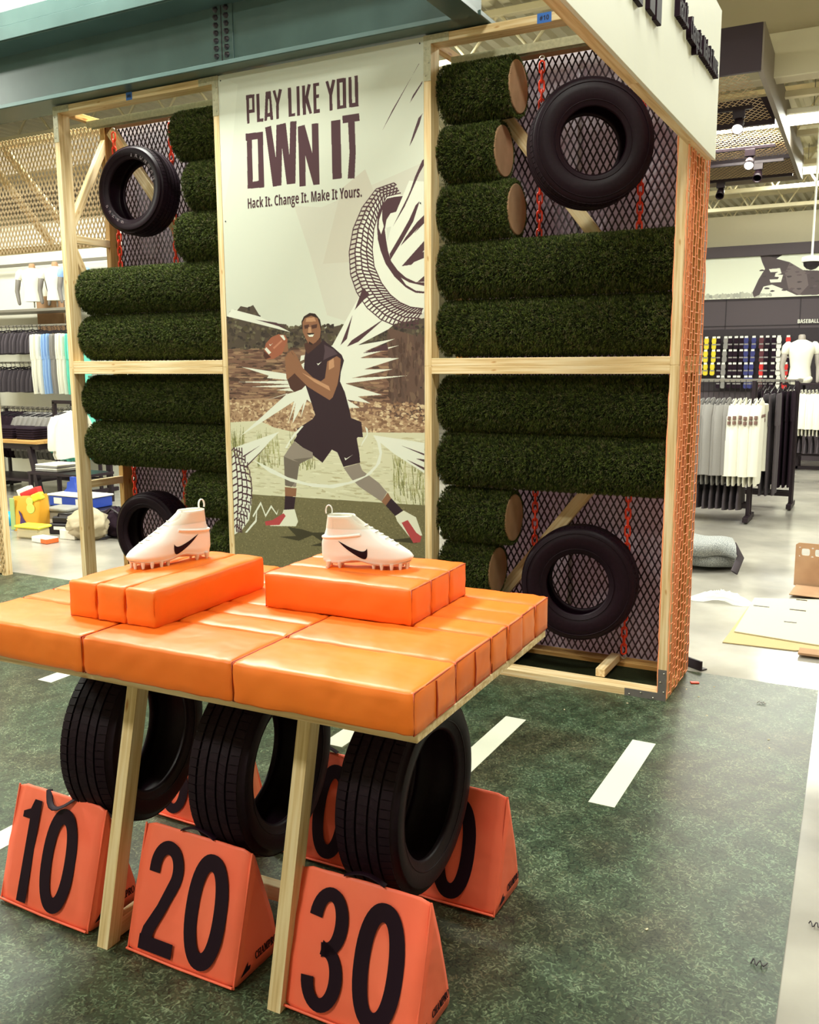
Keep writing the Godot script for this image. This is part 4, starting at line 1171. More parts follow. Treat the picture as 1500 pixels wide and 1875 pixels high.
func marker(num: String, x0: float, z0: float, turn: float, label: String, strap_flop: float):
	var W := 0.352; var D := 0.205; var Hh := 0.335
	var t := thing("yard_marker", label, "yard marker", Vector3(x0 + W / 2, 0.003, z0 - D / 2), turn, "orange yard markers round the table")
	# stuffed wedge: rounded triangular section drawn along x
	var sec := []
	var tri := [Vector2(D / 2, 0.0), Vector2(0.0, Hh), Vector2(-D / 2, 0.0)]
	var rad := 0.010
	for i in 3:
		var p: Vector2 = tri[i]; var pa: Vector2 = tri[(i + 2) % 3]; var pb: Vector2 = tri[(i + 1) % 3]
		var da := (pa - p).normalized(); var db := (pb - p).normalized()
		var cut := 0.016 if i == 1 else 0.022
		for k in 4:
			var u := k / 3.0
			sec.append((p + da * cut).lerp(p, u).lerp(p.lerp(p + db * cut, u), u))
		# points along the side, swollen a little
		for k in range(1, 6):
			var u := k / 6.0
			var q: Vector2 = (p + db * cut).lerp(pb - db * cut, u)
			var out := Vector2(db.y, -db.x)
			if out.dot(q - Vector2(0, Hh * 0.35)) < 0: out = -out
			sec.append(q + out * 0.006 * sin(u * PI) * (0.0 if i == 2 else 1.0))
	var nz := FastNoiseLite.new(); nz.seed = int(x0 * 100.0 + z0 * 7.0); nz.frequency = 6.0
	var rings := []
	for i in 13:
		var u := i / 12.0
		var k := 1.0
		var xx := (u - 0.5) * W
		if i == 0 or i == 12: k = 0.955
		var ring := PackedVector3Array()
		var cen := Vector2(0, Hh * 0.33)
		for q in sec:
			var v: Vector2 = cen + (q - cen) * k
			var nn := nz.get_noise_3d(xx * 5.0, v.y * 5.0, v.x * 5.0) * 0.004
			ring.append(Vector3(xx, maxf(0.0, v.y), v.x) + Vector3(0, 0.3, 1).normalized() * nn)
		rings.append(ring)
	# swollen ends
	for e in [0, 1]:
		var sg := -1.0 if e == 0 else 1.0
		var ring := PackedVector3Array()
		var cen := Vector2(0, Hh * 0.33)
		for q in sec:
			var v: Vector2 = cen + (q - cen) * 0.7
			ring.append(Vector3(sg * (W / 2 + 0.006), v.y, v.x))
		if e == 0: rings.insert(0, ring)
		else: rings.append(ring)
	var s := S(); loft(s, rings)
	obj("cover", s, M.marker, t)
	# sewn edges along the bottom and the slanted corners
	for sx in [-1.0, 1.0]:
		var p := PackedVector3Array([Vector3(sx * W / 2, 0.006, D / 2 - 0.006), Vector3(sx * W / 2, Hh - 0.012, 0.004)])
		var b := S(); tube(b, p, 0.0028, 6); obj("seam", b, M.marker, t)
	var hem := S(); tube(hem, PackedVector3Array([Vector3(-W / 2, 0.012, D / 2 - 0.001), Vector3(0, 0.011, D / 2 + 0.001), Vector3(W / 2, 0.012, D / 2 - 0.001)]), 0.0035, 6)
	obj("hem", hem, M.marker, t)
	# numerals on the face towards the aisle
	var up := Vector3(0, Hh, -D / 2).normalized()
	var xf := Transform3D(Basis(Vector3.RIGHT, up, Vector3.RIGHT.cross(up)), Vector3(-W / 2, 0.0, D / 2) + Vector3.RIGHT.cross(up) * 0.0078)
	var ws := [0.112, 0.130]
	var cx := [0.098, 0.243]
	if num[0] == "1": ws = [0.066, 0.130]; cx = [0.078, 0.212]
	for i in 2:
		var d := S(); digit(d, num[i], Vector2(cx[i], 0.168), ws[i], 0.285, xf)
		obj("numeral", d, M.ink, t)
	# maker's mark on the right end
	var e := Basis(Vector3.FORWARD, Vector3.UP, Vector3.RIGHT)
	var lg := S(); prism(lg, PackedVector2Array([Vector2(0, 0), Vector2(0.036, 0.004), Vector2(0.040, 0.013), Vector2(0.028, 0.015), Vector2(0.03, 0.026)]), 0.0006, Transform3D(e, Vector3(W / 2 + 0.0072, 0.026, 0.075)))
	obj("maker_emblem", lg, M.ink, t)
	var tx := obj("maker_name", text_mesh("CHAMPRO", 0.021, 0.0008, 0.85, "Droid Serif", 700), M.ink, t)
	var bb: AABB = tx.mesh.get_aabb()
	tx.transform = Transform3D(e * Basis().scaled(Vector3(0.088 / bb.size.x, 1, 1)), Vector3(W / 2 + 0.0075, 0.040 - bb.position.y, 0.036 + bb.position.x))
	# carrying strap over the ridge
	var sp := PackedVector3Array()
	for i in 9:
		var u := i / 8.0
		sp.append(Vector3(-0.055 + 0.11 * u, Hh - 0.006 + sin(u * PI) * 0.016 * (1.0 - strap_flop) - sin(u * PI) * strap_flop * 0.03, sin(u * PI) * strap_flop * 0.034))
	var ss := S(); tube(ss, sp, 0.009, 8, false, 0.22); obj("carry_strap", ss, M.ink, t)
	var tg := S(); cbox(tg, Vector3(0.001, 0.012, 0.04), 0.0, Transform3D(Basis(Vector3.RIGHT, 0.5), Vector3(W / 2 - 0.03, 0.006, -D / 2 - 0.012)))
	obj("care_tag", tg, M.white, t)

func build_markers():
	marker("10", 1.108, 2.492, -0.012, "orange yard marker numbered 10 with a loose strap", 1.0)
	marker("20", 1.606, 2.492, 0.0, "orange yard marker numbered 20 standing between the front table legs", 0.0)
	marker("30", 2.101, 2.478, 0.01, "orange yard marker numbered 30 at the table's front right corner", 0.0)
	marker("30", 1.120, 1.893, 0.0, "orange yard marker behind the tire at the table's left end", 0.0)
	marker("20", 1.600, 1.897, 0.0, "orange yard marker behind the middle tire, its zero showing beside the leg", 0.0)
	marker("10", 2.060, 1.915, 0.0, "orange yard marker at the table's rear right, its zero cut off by the tire", 0.0)

# ------------------------------------------------------------------ cleats
func shoe_half(x: float, y: float) -> float:
	# half width of the boot at length x (0 heel, 0.262 toe) and height y above the sole
	var L := 0.262
	var xh := 0.004 + 0.004 * smoothstep(0.02, 0.0, y) + 0.014 * smoothstep(0.05, 0.10, y) + 0.004 * smoothstep(0.10, 0.13, y)
	var xf := front_at(y)
	if x <= xh or x >= xf: return 0.0
	var u := (x - xh) / (xf - xh)
	var wide := lerpf(0.031, 0.046, smoothstep(0.25, 0.72, x / L))
	if y > 0.05: wide = lerpf(wide, 0.031, smoothstep(0.045, 0.10, y))
	wide *= lerpf(1.0, 0.9, smoothstep(0.02, 0.0, y))
	var e := pow(maxf(0.0, 1.0 - pow(absf(u * 2.0 - 1.0), 3.2)), 0.5)
	return wide * e

func front_at(y: float) -> float:
	var k := [[0.0, 0.246], [0.008, 0.259], [0.016, 0.262], [0.024, 0.257], [0.032, 0.250], [0.045, 0.232], [0.056, 0.213], [0.068, 0.193], [0.088, 0.160], [0.108, 0.126], [0.118, 0.110], [0.130, 0.099], [0.15, 0.098]]
	for i in k.size() - 1:
		if y <= k[i + 1][0]: return lerpf(k[i][1], k[i + 1][1], (y - k[i][0]) / (k[i + 1][0] - k[i][0]))
	return 0.098

func cleat(label: String) -> Node3D:
	var t := thing("cleat", label, "cleat")
	var y0 := 0.014
	var arch := func(x: float) -> float: return 0.011 * exp(-pow((x - 0.105) / 0.038, 2.0)) + 0.006 * smoothstep(0.21, 0.265, x) + 0.004 * smoothstep(0.05, 0.0, x)
	var rings := []
	var hs := [0.0, 0.004, 0.008, 0.012, 0.016, 0.020, 0.024, 0.028, 0.032, 0.037, 0.043, 0.050, 0.057, 0.064, 0.071, 0.078, 0.084, 0.090, 0.096]
	var n := 44
	var ring_at := func(y: float, k: float) -> PackedVector3Array:
		var xh := 0.004 + 0.004 * smoothstep(0.02, 0.0, y) + 0.014 * smoothstep(0.05, 0.10, y) + 0.004 * smoothstep(0.10, 0.13, y)
		var xf := front_at(y)
		var ring := PackedVector3Array()
		for j in n:
			var a := TAU * j / n
			var u := (1.0 - cos(a)) / 2.0
			var x := lerpf(xh, xf, u)
			var w := shoe_half(clampf(x, xh + 0.0002, xf - 0.0002), y) * k
			if j == 0 or j == n / 2: w = 0.0
			ring.append(Vector3(x, y0 + y + arch.call(x) * maxf(0.0, 1.0 - y / 0.05), w * (1.0 if a < PI else -1.0)))
		return ring
	for y in hs: rings.append(ring_at.call(y, 1.0))
	var s := S(); loft(s, rings, true, true, false, 1)
	obj("upper", s, M.shoe_white, t)
	# knitted collar, open at the top
	var col := []
	for q in [[0.080, 0.93, 0.0], [0.092, 0.95, 0.0], [0.102, 0.96, 0.0], [0.114, 0.95, 0.0], [0.124, 0.98, 0.0], [0.130, 1.0, 0.0], [0.132, 0.93, 0.0], [0.128, 0.85, 0.0], [0.10, 0.82, 0.0]]: col.append(ring_at.call(q[0], q[1]))
	var cs := S(); loft(cs, col, true, false, true, 1)
	obj("collar", cs, M.knit, t)
	# soft fold where the collar meets the boot
	var fold := PackedVector3Array()
	for j in 21:
		var a := -1.95 + 3.9 * j / 20.0          # round the heel, ends on both flanks
		var yy := 0.082 - 0.012 * cos(a * 0.8)
		var u := (1.0 - cos(a)) / 2.0
		var xh := 0.004 + 0.014 * smoothstep(0.05, 0.10, yy)
		var x := lerpf(xh, front_at(yy), u)
		fold.append(Vector3(x - 0.001, y0 + yy, shoe_half(clampf(x, xh + 0.0003, 0.2), yy) * signf(a)))
	var fs := S(); tube(fs, fold, 0.0042, 8); obj("ankle_fold", fs, M.shoe_white, t)
	# pull loop at the heel
	var lp := PackedVector3Array()
	for j in 11:
		var a := PI * 1.15 - j / 10.0 * PI * 1.3
		lp.append(Vector3(0.026 + cos(a) * 0.009, y0 + 0.142 + sin(a) * 0.016, 0.0))
	var ls := S(); tube(ls, lp, 0.0045, 8, false, 0.4); obj("pull_loop", ls, M.shoe_white, t)
	# laces across the instep
	for i in 7:
		var yy := 0.052 + i * 0.0085
		var xx := front_at(yy) - 0.004
		var p := PackedVector3Array()
		for j in 7:
			var z := lerpf(-0.017, 0.017, j / 6.0)
			p.append(Vector3(xx + 0.004 - absf(z) * 0.55 + (0.004 if (i % 2 == 0) else -0.002) * z / 0.017, y0 + yy + 0.003 - absf(z) * 0.12, z))
		var l := S(); tube(l, p, 0.0018, 5); obj("lace", l, M.white, t)
	# sole plate and studs
	var sole := []
	for q in [[0.0, 0.90], [0.003, 0.97], [0.006, 1.005]]:
		var ring: PackedVector3Array = ring_at.call(maxf(q[0], 0.0001), q[1])
		for j in ring.size(): ring[j].y -= 0.003
		sole.append(ring)
	var so := S(); loft(so, sole, true, true, true, 1); obj("sole_plate", so, M.shoe_pale, t)
	for q in [[0.026, 0.019, 1.2], [0.026, -0.019, 1.2], [0.058, 0.019, 1.2], [0.058, -0.019, 1.2], [0.155, 0.030, 1.0], [0.155, -0.030, 1.0], [0.178, 0.036, 1.0], [0.178, -0.036, 1.0], [0.205, 0.034, 1.0], [0.205, -0.034, 1.0], [0.228, 0.026, 1.0], [0.228, -0.026, 1.0], [0.244, 0.012, 0.9], [0.244, -0.012, 0.9]]:
		var st := S()
		var top: float = y0 + arch.call(q[0]) + 0.003
		lathe(st, [[0.0036, 0.0], [0.0042, 0.003], [0.0046 * q[2], 0.006], [0.0065 * q[2], top - 0.0005], [0.0065 * q[2], top]], 10, Transform3D(Basis(), Vector3(q[0], 0, q[1])))
		obj("stud", st, M.stud, t)
	# the black tick on both flanks, laid on the curve of the side
	for sg in [-1.0, 1.0]:
		var sw := S(); sw.set_smooth_group(1)
		var m := 26
		var lo := PackedVector2Array(); var up := PackedVector2Array()
		for i in m + 1:
			var u := i / float(m)
			# lower edge: from the thin tail down round the belly up to the hook tip
			var a := Vector2(0.056, 0.064); var d := Vector2(0.139, 0.046)
			lo.append(a.bezier_interpolate(Vector2(0.088, 0.032), Vector2(0.148, -0.030), d, u))
			up.append(a.bezier_interpolate(Vector2(0.098, 0.044), Vector2(0.127, 0.020), d, u))
		for i in m:
			for k in 3:
				var q := []
				for e in [[i, k], [i + 1, k], [i + 1, k + 1], [i, k + 1]]:
					var p: Vector2 = lo[e[0]].lerp(up[e[0]], e[1] / 3.0)
					var yb: float = p.y
					q.append(Vector3(p.x, y0 + yb + arch.call(p.x) * maxf(0.0, 1.0 - yb / 0.05), sg * (shoe_half(p.x, yb) + 0.0009)))
				tri_n(sw, q[0], q[1], q[2], Vector3(0, 0, sg)); tri_n(sw, q[0], q[2], q[3], Vector3(0, 0, sg))
		obj("emblem", sw, M.ink, t)
	return t

func build_shoes():
	var y := TTOP + 2 * PH + 0.0015
	var a := cleat("white high-top cleat with black tick, on the right stack of bars")
	var th := deg_to_rad(20.0)
	a.position = Vector3(1.941, y, 1.985) - Vector3(cos(th), 0, -sin(th)) * 0.026
	a.rotation.y = th
	var tl := deg_to_rad(250.0)
	dup(a, Vector3(1.545, y, 2.052) - Vector3(cos(tl), 0, -sin(tl)) * 0.026, tl, "white high-top cleat with black tick, on the left stack of bars")

# ------------------------------------------------------------------ garments
# a garment hangs in its own yz plane, the hook at the origin, shoulders along z
func garment(called: String, label: String, category: String, group: String, kind: String, m: Material, length: float, stripe: Material = null, lift := 0.0) -> Node3D:
	var t := thing(called, label, category, Vector3.ZERO, 0.0, group)
	var f := Basis(Vector3.BACK, Vector3.UP, Vector3.LEFT)
	var hk := PackedVector3Array()
	for i in 8:
		var a := -0.6 + i * 0.6
		hk.append(Vector3(0, 0.0 - 0.012 + cos(a) * 0.012, sin(a) * 0.012))
	hk.append(Vector3(0, -0.06 - lift, 0))
	var hs := S(); tube(hs, hk, 0.003, 5)
	tube(hs, PackedVector3Array([Vector3(0, -0.10 - lift, -0.17), Vector3(0, -0.06 - lift, 0), Vector3(0, -0.10 - lift, 0.17)]), 0.006, 5)
	obj("hanger", hs, M.black_plastic, t)
	var s := S()
	var wide := 0.0
	var rings := []
	match kind:
		"top":
			# body: thick sheet with shoulders, then two sleeves
			for q in [[-0.062, 0.05, 0.009], [-0.085, 0.10, 0.011], [-0.11, 0.19, 0.013], [-0.15, 0.235, 0.013], [-0.3, 0.235, 0.014], [-0.5, 0.24, 0.014], [-length + 0.05, 0.245, 0.014], [-length, 0.225, 0.012]]:
				rings.append(garment_ring(q[0], q[1], q[2], 0.5))
			loft(s, rings)
			for sg in [-1.0, 1.0]:
				tube(s, PackedVector3Array([Vector3(0.0, -0.125, sg * 0.20), Vector3(0.0, -0.22, sg * 0.255), Vector3(0.001, -0.45, sg * 0.272), Vector3(0.0, -length + 0.1, sg * 0.262)]), 0.044, 8, false, 0.38)
			obj("cloth", s, m, t).position.y = -lift
			if stripe:
				var b := S()
				for sg in [-1.0, 1.0]:
					tube(b, PackedVector3Array([Vector3(0.0, -0.22, sg * 0.255), Vector3(0.0, -0.25, sg * 0.259)]), 0.048, 8, false, 0.38)
					tube(b, PackedVector3Array([Vector3(0.0, -0.265, sg * 0.261), Vector3(0.0, -0.295, sg * 0.264)]), 0.048, 8, false, 0.38)
				cbox(b, Vector3(0.031, 0.03, 0.46), 0.004, Transform3D(Basis(), Vector3(0, -0.235, 0)))
				obj("chest_stripe", b, stripe, t).position.y = -lift
		"pants":
			for q in [[-0.11, 0.17, 0.010], [-0.13, 0.18, 0.014], [-0.3, 0.19, 0.016], [-0.42, 0.185, 0.016]]: rings.append(garment_ring(q[0], q[1], q[2], 1.3))
			loft(s, rings)
			for sg in [-1.0, 1.0]:
				tube(s, PackedVector3Array([Vector3(0, -0.38, sg * 0.095), Vector3(0.001, -0.6, sg * 0.10), Vector3(0, -length, sg * 0.085)]), 0.085, 8, false, 0.19)
			obj("cloth", s, m, t)
		_:
			for q in [[-0.10, 0.16, 0.010], [-0.14, 0.18, 0.016], [-length * 0.6, 0.21, 0.022], [-length, 0.22, 0.024]]: rings.append(garment_ring(q[0], q[1], q[2], 2.0))
			loft(s, rings)
			obj("cloth", s, m, t)
	return t

func garment_ring(y: float, zh: float, th: float, ph: float) -> PackedVector3Array:
	var r := PackedVector3Array()
	for j in 20:
		var a := TAU * j / 20
		r.append(Vector3(signf(sin(a)) * pow(absf(sin(a)), 0.6) * th + sin(cos(a) * 5.0 + y * 4.0 + ph) * 0.003, y + sin(cos(a) * 6.0 + ph) * 0.005, cos(a) * zh))
	return r

func rack(called: String, label: String, x0: float, x1: float, z: float, top: float, deep := 0.4) -> Node3D:
	var t := thing(called, label, "clothes rack", Vector3(0, 0, 0), 0.0)
	for x in [x0, x1]:
		for dz in [-0.06, 0.06]: obj("upright", box(Vector3(0.035, top, 0.035), 0.002, Vector3(x, top / 2, z + dz)), M.black_metal, t)
		obj("foot", box(Vector3(0.05, 0.05, deep), 0.003, Vector3(x, 0.04, z)), M.black_metal, t)
	for dz in [-0.06, 0.06]:
		obj("base_bar", box(Vector3(x1 - x0, 0.05, 0.03), 0.002, Vector3((x0 + x1) / 2, 0.16, z + dz)), M.black_metal, t)
	obj("hang_rail", box(Vector3(x1 - x0 + 0.1, 0.03, 0.02), 0.002, Vector3((x0 + x1) / 2, top, z)), M.grey_metal, t)
	return t

func fill_rail(proto: Node3D, xs: Array, y: float, z: float, turn: float, first: bool):
	# hangs the proto and its copies at each x
	for i in xs.size():
		if i == 0 and first:
			proto.position = Vector3(xs[i], y, z); proto.rotation.y = turn
		else:
			dup(proto, Vector3(xs[i], y + (i % 3) * 0.004, z + (i % 2) * 0.012), turn + ((i * 7) % 5 - 2) * 0.004, proto.get_meta("label"))

func span(a: float, b: float, n: int) -> Array:
	var o := []
	for i in n: o.append(lerpf(a, b, float(i) / maxf(1.0, n - 1)))
	return o

func torso(label: String, shirt: Material, lower: bool) -> Node3D:
	# a shop form without a face: neck cap, shirted trunk, two arms
	var t := thing("mannequin", label, "mannequin")
	var rings := []
	for q in [[0.0, 0.155, 0.10], [0.06, 0.15, 0.095], [0.16, 0.135, 0.088], [0.26, 0.15, 0.10], [0.36, 0.175, 0.115], [0.44, 0.19, 0.11], [0.49, 0.165, 0.09], [0.525, 0.09, 0.07], [0.54, 0.06, 0.055]]:
		var r := PackedVector3Array()
		for j in 24:
			var a := TAU * j / 24
			r.append(Vector3(signf(cos(a)) * pow(absf(cos(a)), 0.85) * q[1], q[0], sin(a) * q[2]))
		rings.append(r)
	var s := S(); loft(s, rings)
	obj("shirt", s, shirt, t)
	var nk := S(); lathe(nk, [[0.055, 0.52], [0.05, 0.56], [0.048, 0.60], [0.03, 0.615]], 18); obj("neck", nk, M.mannequin if lower else M.card, t)
	for sg in [-1.0, 1.0]:
		var c := S()
		var pts := [[Vector3(sg * 0.165, 0.475, 0), 0.058], [Vector3(sg * 0.205, 0.43, 0), 0.06], [Vector3(sg * 0.222, 0.36, 0.0), 0.054]]
		capsule(c, pts, 12); obj("sleeve", c, shirt, t)
		var arm := S()
		capsule(arm, [[Vector3(sg * 0.218, 0.37, 0), 0.044], [Vector3(sg * 0.24, 0.22, -0.01), 0.04], [Vector3(sg * 0.25, 0.16, -0.005), 0.036], [Vector3(sg * 0.235, 0.0, 0.05), 0.028], [Vector3(sg * 0.228, -0.05, 0.065), 0.024]], 12)
		obj("arm", arm, M.mannequin if lower else M.form_grey, t)
	if lower:
		var b := S()
		for sg in [-1.0, 1.0]: capsule(b, [[Vector3(sg * 0.075, 0.0, 0), 0.10], [Vector3(sg * 0.078, -0.03, 0.0), 0.098]], 16)
		obj("trousers", b, shirt, t)
	else:
		var st := S(); tube(st, PackedVector3Array([Vector3(0, 0.01, 0), Vector3(0, -0.10, 0)]), 0.012, 8); obj("stand", st, M.grey_metal, t)
	return t

func capsule(s: SurfaceTool, pts: Array, n: int):
	# a tapering limb through points with radii
	var rings := []
	for i in pts.size():
		var d: Vector3 = (pts[mini(i + 1, pts.size() - 1)][0] - pts[maxi(i - 1, 0)][0]).normalized()
		var x := d.cross(Vector3.BACK).normalized(); var z := x.cross(d).normalized()
		var r := PackedVector3Array()
		for j in n:
			var a := TAU * j / n
			r.append(pts[i][0] + (x * cos(a) + z * sin(a)) * pts[i][1])
		if i == 0:
			var r0 := PackedVector3Array()
			for v in r: r0.append(pts[0][0] - d * pts[0][1] * 0.5 + (v - pts[0][0]) * 0.6)
			rings.append(r0)
		rings.append(r)
		if i == pts.size() - 1:
			var r1 := PackedVector3Array()
			for v in r: r1.append(pts[i][0] + d * pts[i][1] * 0.6 + (v - pts[i][0]) * 0.55)
			rings.append(r1)
	loft(s, rings)

func build_back_right():
	# the department wall: dark panels, photograph above, cream fascia
	var w := struct("wall_department", box(Vector3(9.0, 3.33, 0.25), 0.0, Vector3(2.2, 1.665, -11.66)), M.wall_dark)
	for y in [2.10, 2.50]: obj("panel_joint", box(Vector3(9.0, 0.014, 0.02), 0.0, Vector3(2.2, y, -11.535)), M.peg_dark, w)
	for x in [0.75, 1.85, 2.95]: obj("panel_joint", box(Vector3(0.012, 0.5, 0.02), 0.0, Vector3(x, 2.3, -11.535)), M.peg_dark, w)
	obj("top_band", box(Vector3(9.0, 0.17, 0.10), 0.004, Vector3(2.2, 3.245, -11.50)), M.wall_dark, w)
	obj("peg_panel", box(Vector3(3.2, 0.98, 0.03), 0.002, Vector3(0.9, 1.56, -11.52)), M.peg_dark, w)
	struct("trim_2", box(Vector3(10.5, 0.5, 0.3), 0.0, Vector3(2.2, 3.58, -11.9)), M.wall_cream)
	# wall photograph: pale ground, a crouching player from the side
	var im := Image.create_empty(768, 160, false, Image.FORMAT_RGB8)
	im.fill(h("e6ead8"))
	var k := 1.0
	var r := RandomNumberGenerator.new(); r.seed = 3
	for i in 26:
		var x := 60.0 + i * 11.0
		blob(im, x, 150.0, 9, r.randf_range(6, 20), [h("a7a79c"), h("b8b8aa"), h("94958c")][r.randi() % 3], k, r)
	poly_fill(im, [292, 0, 345, 0, 352, 14, 400, 30, 430, 60, 470, 64, 540, 70, 640, 80, 760, 96, 768, 140, 640, 128, 560, 118, 545, 150, 500, 158, 430, 156, 380, 130, 340, 112, 310, 118, 296, 150, 276, 158, 270, 140, 290, 90, 312, 50, 300, 24], h("4e4145"), k)
	poly_fill(im, [318, 0, 352, 12, 372, 0], h("2e2228"), k)
	poly_fill(im, [400, 30, 460, 70, 470, 120, 440, 156, 400, 130, 384, 70], h("6b5e60"), k)
	for i in 40: blob(im, r.randf_range(300, 560), r.randf_range(40, 140), 10, 4, [h("5a4c50"), h("453a3e")][r.randi() % 2], k, r)
	for e in [[326, 52, 366, 50, 372, 70, 350, 78, 350, 70, 360, 64, 332, 64], [350, 74, 378, 76, 372, 104, 334, 104, 330, 92, 360, 92, 364, 84, 348, 82]]: poly_fill(im, e, h("eceede"), k)
	var pm := StandardMaterial3D.new(); pm.resource_name = "photo_print"; pm.albedo_texture = ImageTexture.create_from_image(im); pm.roughness = 0.6; M["photo_print"] = pm
	var ph := thing("wall_photograph", "long wall photograph of a crouching player in a jersey numbered 3", "photograph")
	obj("panel", box(Vector3(3.1, 0.64, 0.02), 0.001, Vector3(1.6, 2.845, -11.515)), M.cream_board, ph)
	var q := S()
	var ps := [Vector3(0.05, 2.53, -11.503), Vector3(3.15, 2.53, -11.503), Vector3(3.15, 3.16, -11.503), Vector3(0.05, 3.16, -11.503)]
	var uv := [Vector2(0, 1), Vector2(1, 1), Vector2(1, 0), Vector2(0, 0)]
	for i in [0, 3, 2, 0, 2, 1]: q.set_uv(uv[i]); q.add_vertex(ps[i])
	obj("print", q, pm, ph)
	var sg := thing("department_sign", "BASEBALL YOUTH department lettering on the dark wall panel", "sign")
	for e in [["BASEBALL", 1.825, 2.12, 0.30, 0.06], ["YOUTH", 1.865, 2.00, 0.14, 0.05]]:
		var o := obj("lettering", text_mesh(e[0], 0.06, 0.02, 1.0, "Droid Sans", 700), M.white, sg)
		var bb: AABB = o.mesh.get_aabb()
		o.scale = Vector3(e[3] / bb.size.x, e[4] / bb.size.y, 1.0)
		o.position = Vector3(e[1] - bb.position.x * o.scale.x, e[2] - bb.position.y * o.scale.y, -11.52)
	# sock packs on pegs, rows of a column share a colour
	var sock := thing("sock_pack", "x", "socks")
	var s := S()
	prism(s, PackedVector2Array([Vector2(-0.03, 0.0), Vector2(0.03, 0.0), Vector2(0.036, -0.05), Vector2(0.026, -0.08), Vector2(0.036, -0.10), Vector2(0.036, -0.155), Vector2(0.02, -0.175), Vector2(-0.02, -0.175), Vector2(-0.036, -0.155), Vector2(-0.034, -0.10), Vector2(-0.026, -0.08), Vector2(-0.036, -0.05)]), 0.035)
	obj("socks", s, M.cloth_black, sock)
	obj("header_card", box(Vector3(0.05, 0.03, 0.004), 0.001, Vector3(0, 0.012, 0.036)), M.white, sock)
	obj("paper_band", box(Vector3(0.06, 0.022, 0.004), 0.001, Vector3(0.002, -0.10, 0.037)), M.cloth_grey, sock)
	var peg := S(); tube(peg, PackedVector3Array([Vector3(0, 0.03, -0.12), Vector3(0, 0.03, 0.05)]), 0.004, 5); obj("peg", peg, M.grey_metal, sock)
	var cols := [0.41, 0.51, 0.61, 0.70, 0.79, 0.87, 0.96, 1.03, 1.12, 1.21, 1.34, 1.42, 1.51, 1.60, 1.71]
	var hue := ["white", "yellow", "yellow", "black", "grey", "black", "black", "black", "navy", "navy", "maroon", "black", "black", "white", "red"]
	var mats := {"white": M.cloth_white, "yellow": M.yellow, "black": M.cloth_black, "grey": M.cloth_grey, "navy": M.navy, "maroon": M.maroon, "red": M.red}
	for row in 4:
		for c in 15:
			var name_hue: String = hue[c]
			if row == 2 and c == 10: name_hue = "red"
			if row == 1 and c == 14: name_hue = "black"
			if row == 3 and c < 3: continue
			var l := "small %s sock pack hanging on the dark peg wall" % name_hue
			var o: Node3D = sock if row == 0 and c == 0 else dup(sock, Vector3.ZERO, 0.0, l)
			o.position = Vector3(cols[c] + sin(c * 3.7 + row) * 0.012, 1.91 - row * 0.205, -11.38)
			o.set_meta("label", l); o.set_meta("group", name_hue + " sock packs on the peg wall")
			(o.get_node("socks") as MeshInstance3D).material_override = mats[name_hue]
	# two-tier rack with hooded tops, trousers below
	rack("clothes_rack", "black double rail rack of hooded tops standing behind the orange net", 0.95, 2.08, -5.26, 1.36, 0.42)
	var g := garment("hooded_top", "grey hooded top hanging on the double rail rack", "hooded top", "grey hooded tops on the rack", "top", M.cloth_grey, 0.88, null, 0.11)
	fill_rail(g, span(1.47, 1.86, 9), 1.36, -5.20, 0.0, true)
	g = garment("hooded_top", "white hooded top with a striped chest hanging on the rack", "hooded top", "white hooded tops on the rack", "top", M.cloth_white, 0.88, M.cloth_stripe, 0.11)
	fill_rail(g, span(1.91, 2.15, 6), 1.36, -5.20, 0.0, true)
	g = garment("hooded_top", "white hooded top at the near left end of the rack", "hooded top", "", "top", M.cloth_white, 0.88, null, 0.11)
	g.position = Vector3(1.42, 1.36, -5.2); g.rotation.y = 0.0
	g = garment("trousers", "dark grey trousers hanging at the rack's right end", "trousers", "dark grey trousers on the rack", "pants", M.cloth_charcoal, 1.10)
	fill_rail(g, span(2.14, 2.26, 3), 1.33, -5.62, 0.0, true)
	g = garment("shorts", "small dark garment on the lower rail under the hooded tops", "shorts", "garments on the lower rail", "shorts", M.cloth_charcoal, 0.34)
	fill_rail(g, span(1.30, 2.0, 12), 0.46, -5.28, 0.0, true)
	rack("clothes_rack", "black rail of black trousers behind the hooded tops", 1.2, 2.36, -6.3, 1.34)
	g = garment("trousers", "black trousers hanging on the rail behind the hooded tops", "trousers", "black trousers on the rear rail", "pants", M.cloth_black, 1.10)
	fill_rail(g, span(1.95, 2.34, 9), 1.34, -6.25, 0.0, true)
	# table rack with white shirts and the white form
	var tb := thing("table_rack", "black table frame carrying white shirts beneath the white form", "display table", Vector3(2.15, 0, -10.4))
	obj("top", box(Vector3(0.9, 0.03, 0.5), 0.003, Vector3(0.1, 1.22, 0)), M.black_metal, tb)
	for e in [[-0.28, -0.2], [-0.28, 0.2], [0.5, -0.2], [0.5, 0.2]]: obj("leg", box(Vector3(0.04, 1.2, 0.04), 0.002, Vector3(e[0] + 0.18, 0.6, e[1])), M.black_metal, tb)
	obj("foot_bar", box(Vector3(1.0, 0.04, 0.04), 0.002, Vector3(0.1, 0.03, 0.2)), M.black_metal, tb)
	obj("rail", box(Vector3(1.0, 0.03, 0.03), 0.002, Vector3(0.1, 0.22, 0.26)), M.black_metal, tb)
	g = garment("shirt", "white shirt hanging below the white form", "shirt", "white shirts under the form", "top", M.cloth_white, 0.7)
	fill_rail(g, span(1.88, 2.5, 14), 1.20, -10.1, 0.0, true)
	g = garment("shorts", "grey shorts below the white shirts", "shorts", "grey shorts under the form", "shorts", M.cloth_charcoal, 0.30)
	fill_rail(g, span(1.92, 2.5, 8), 0.55, -10.12, 0.0, true)
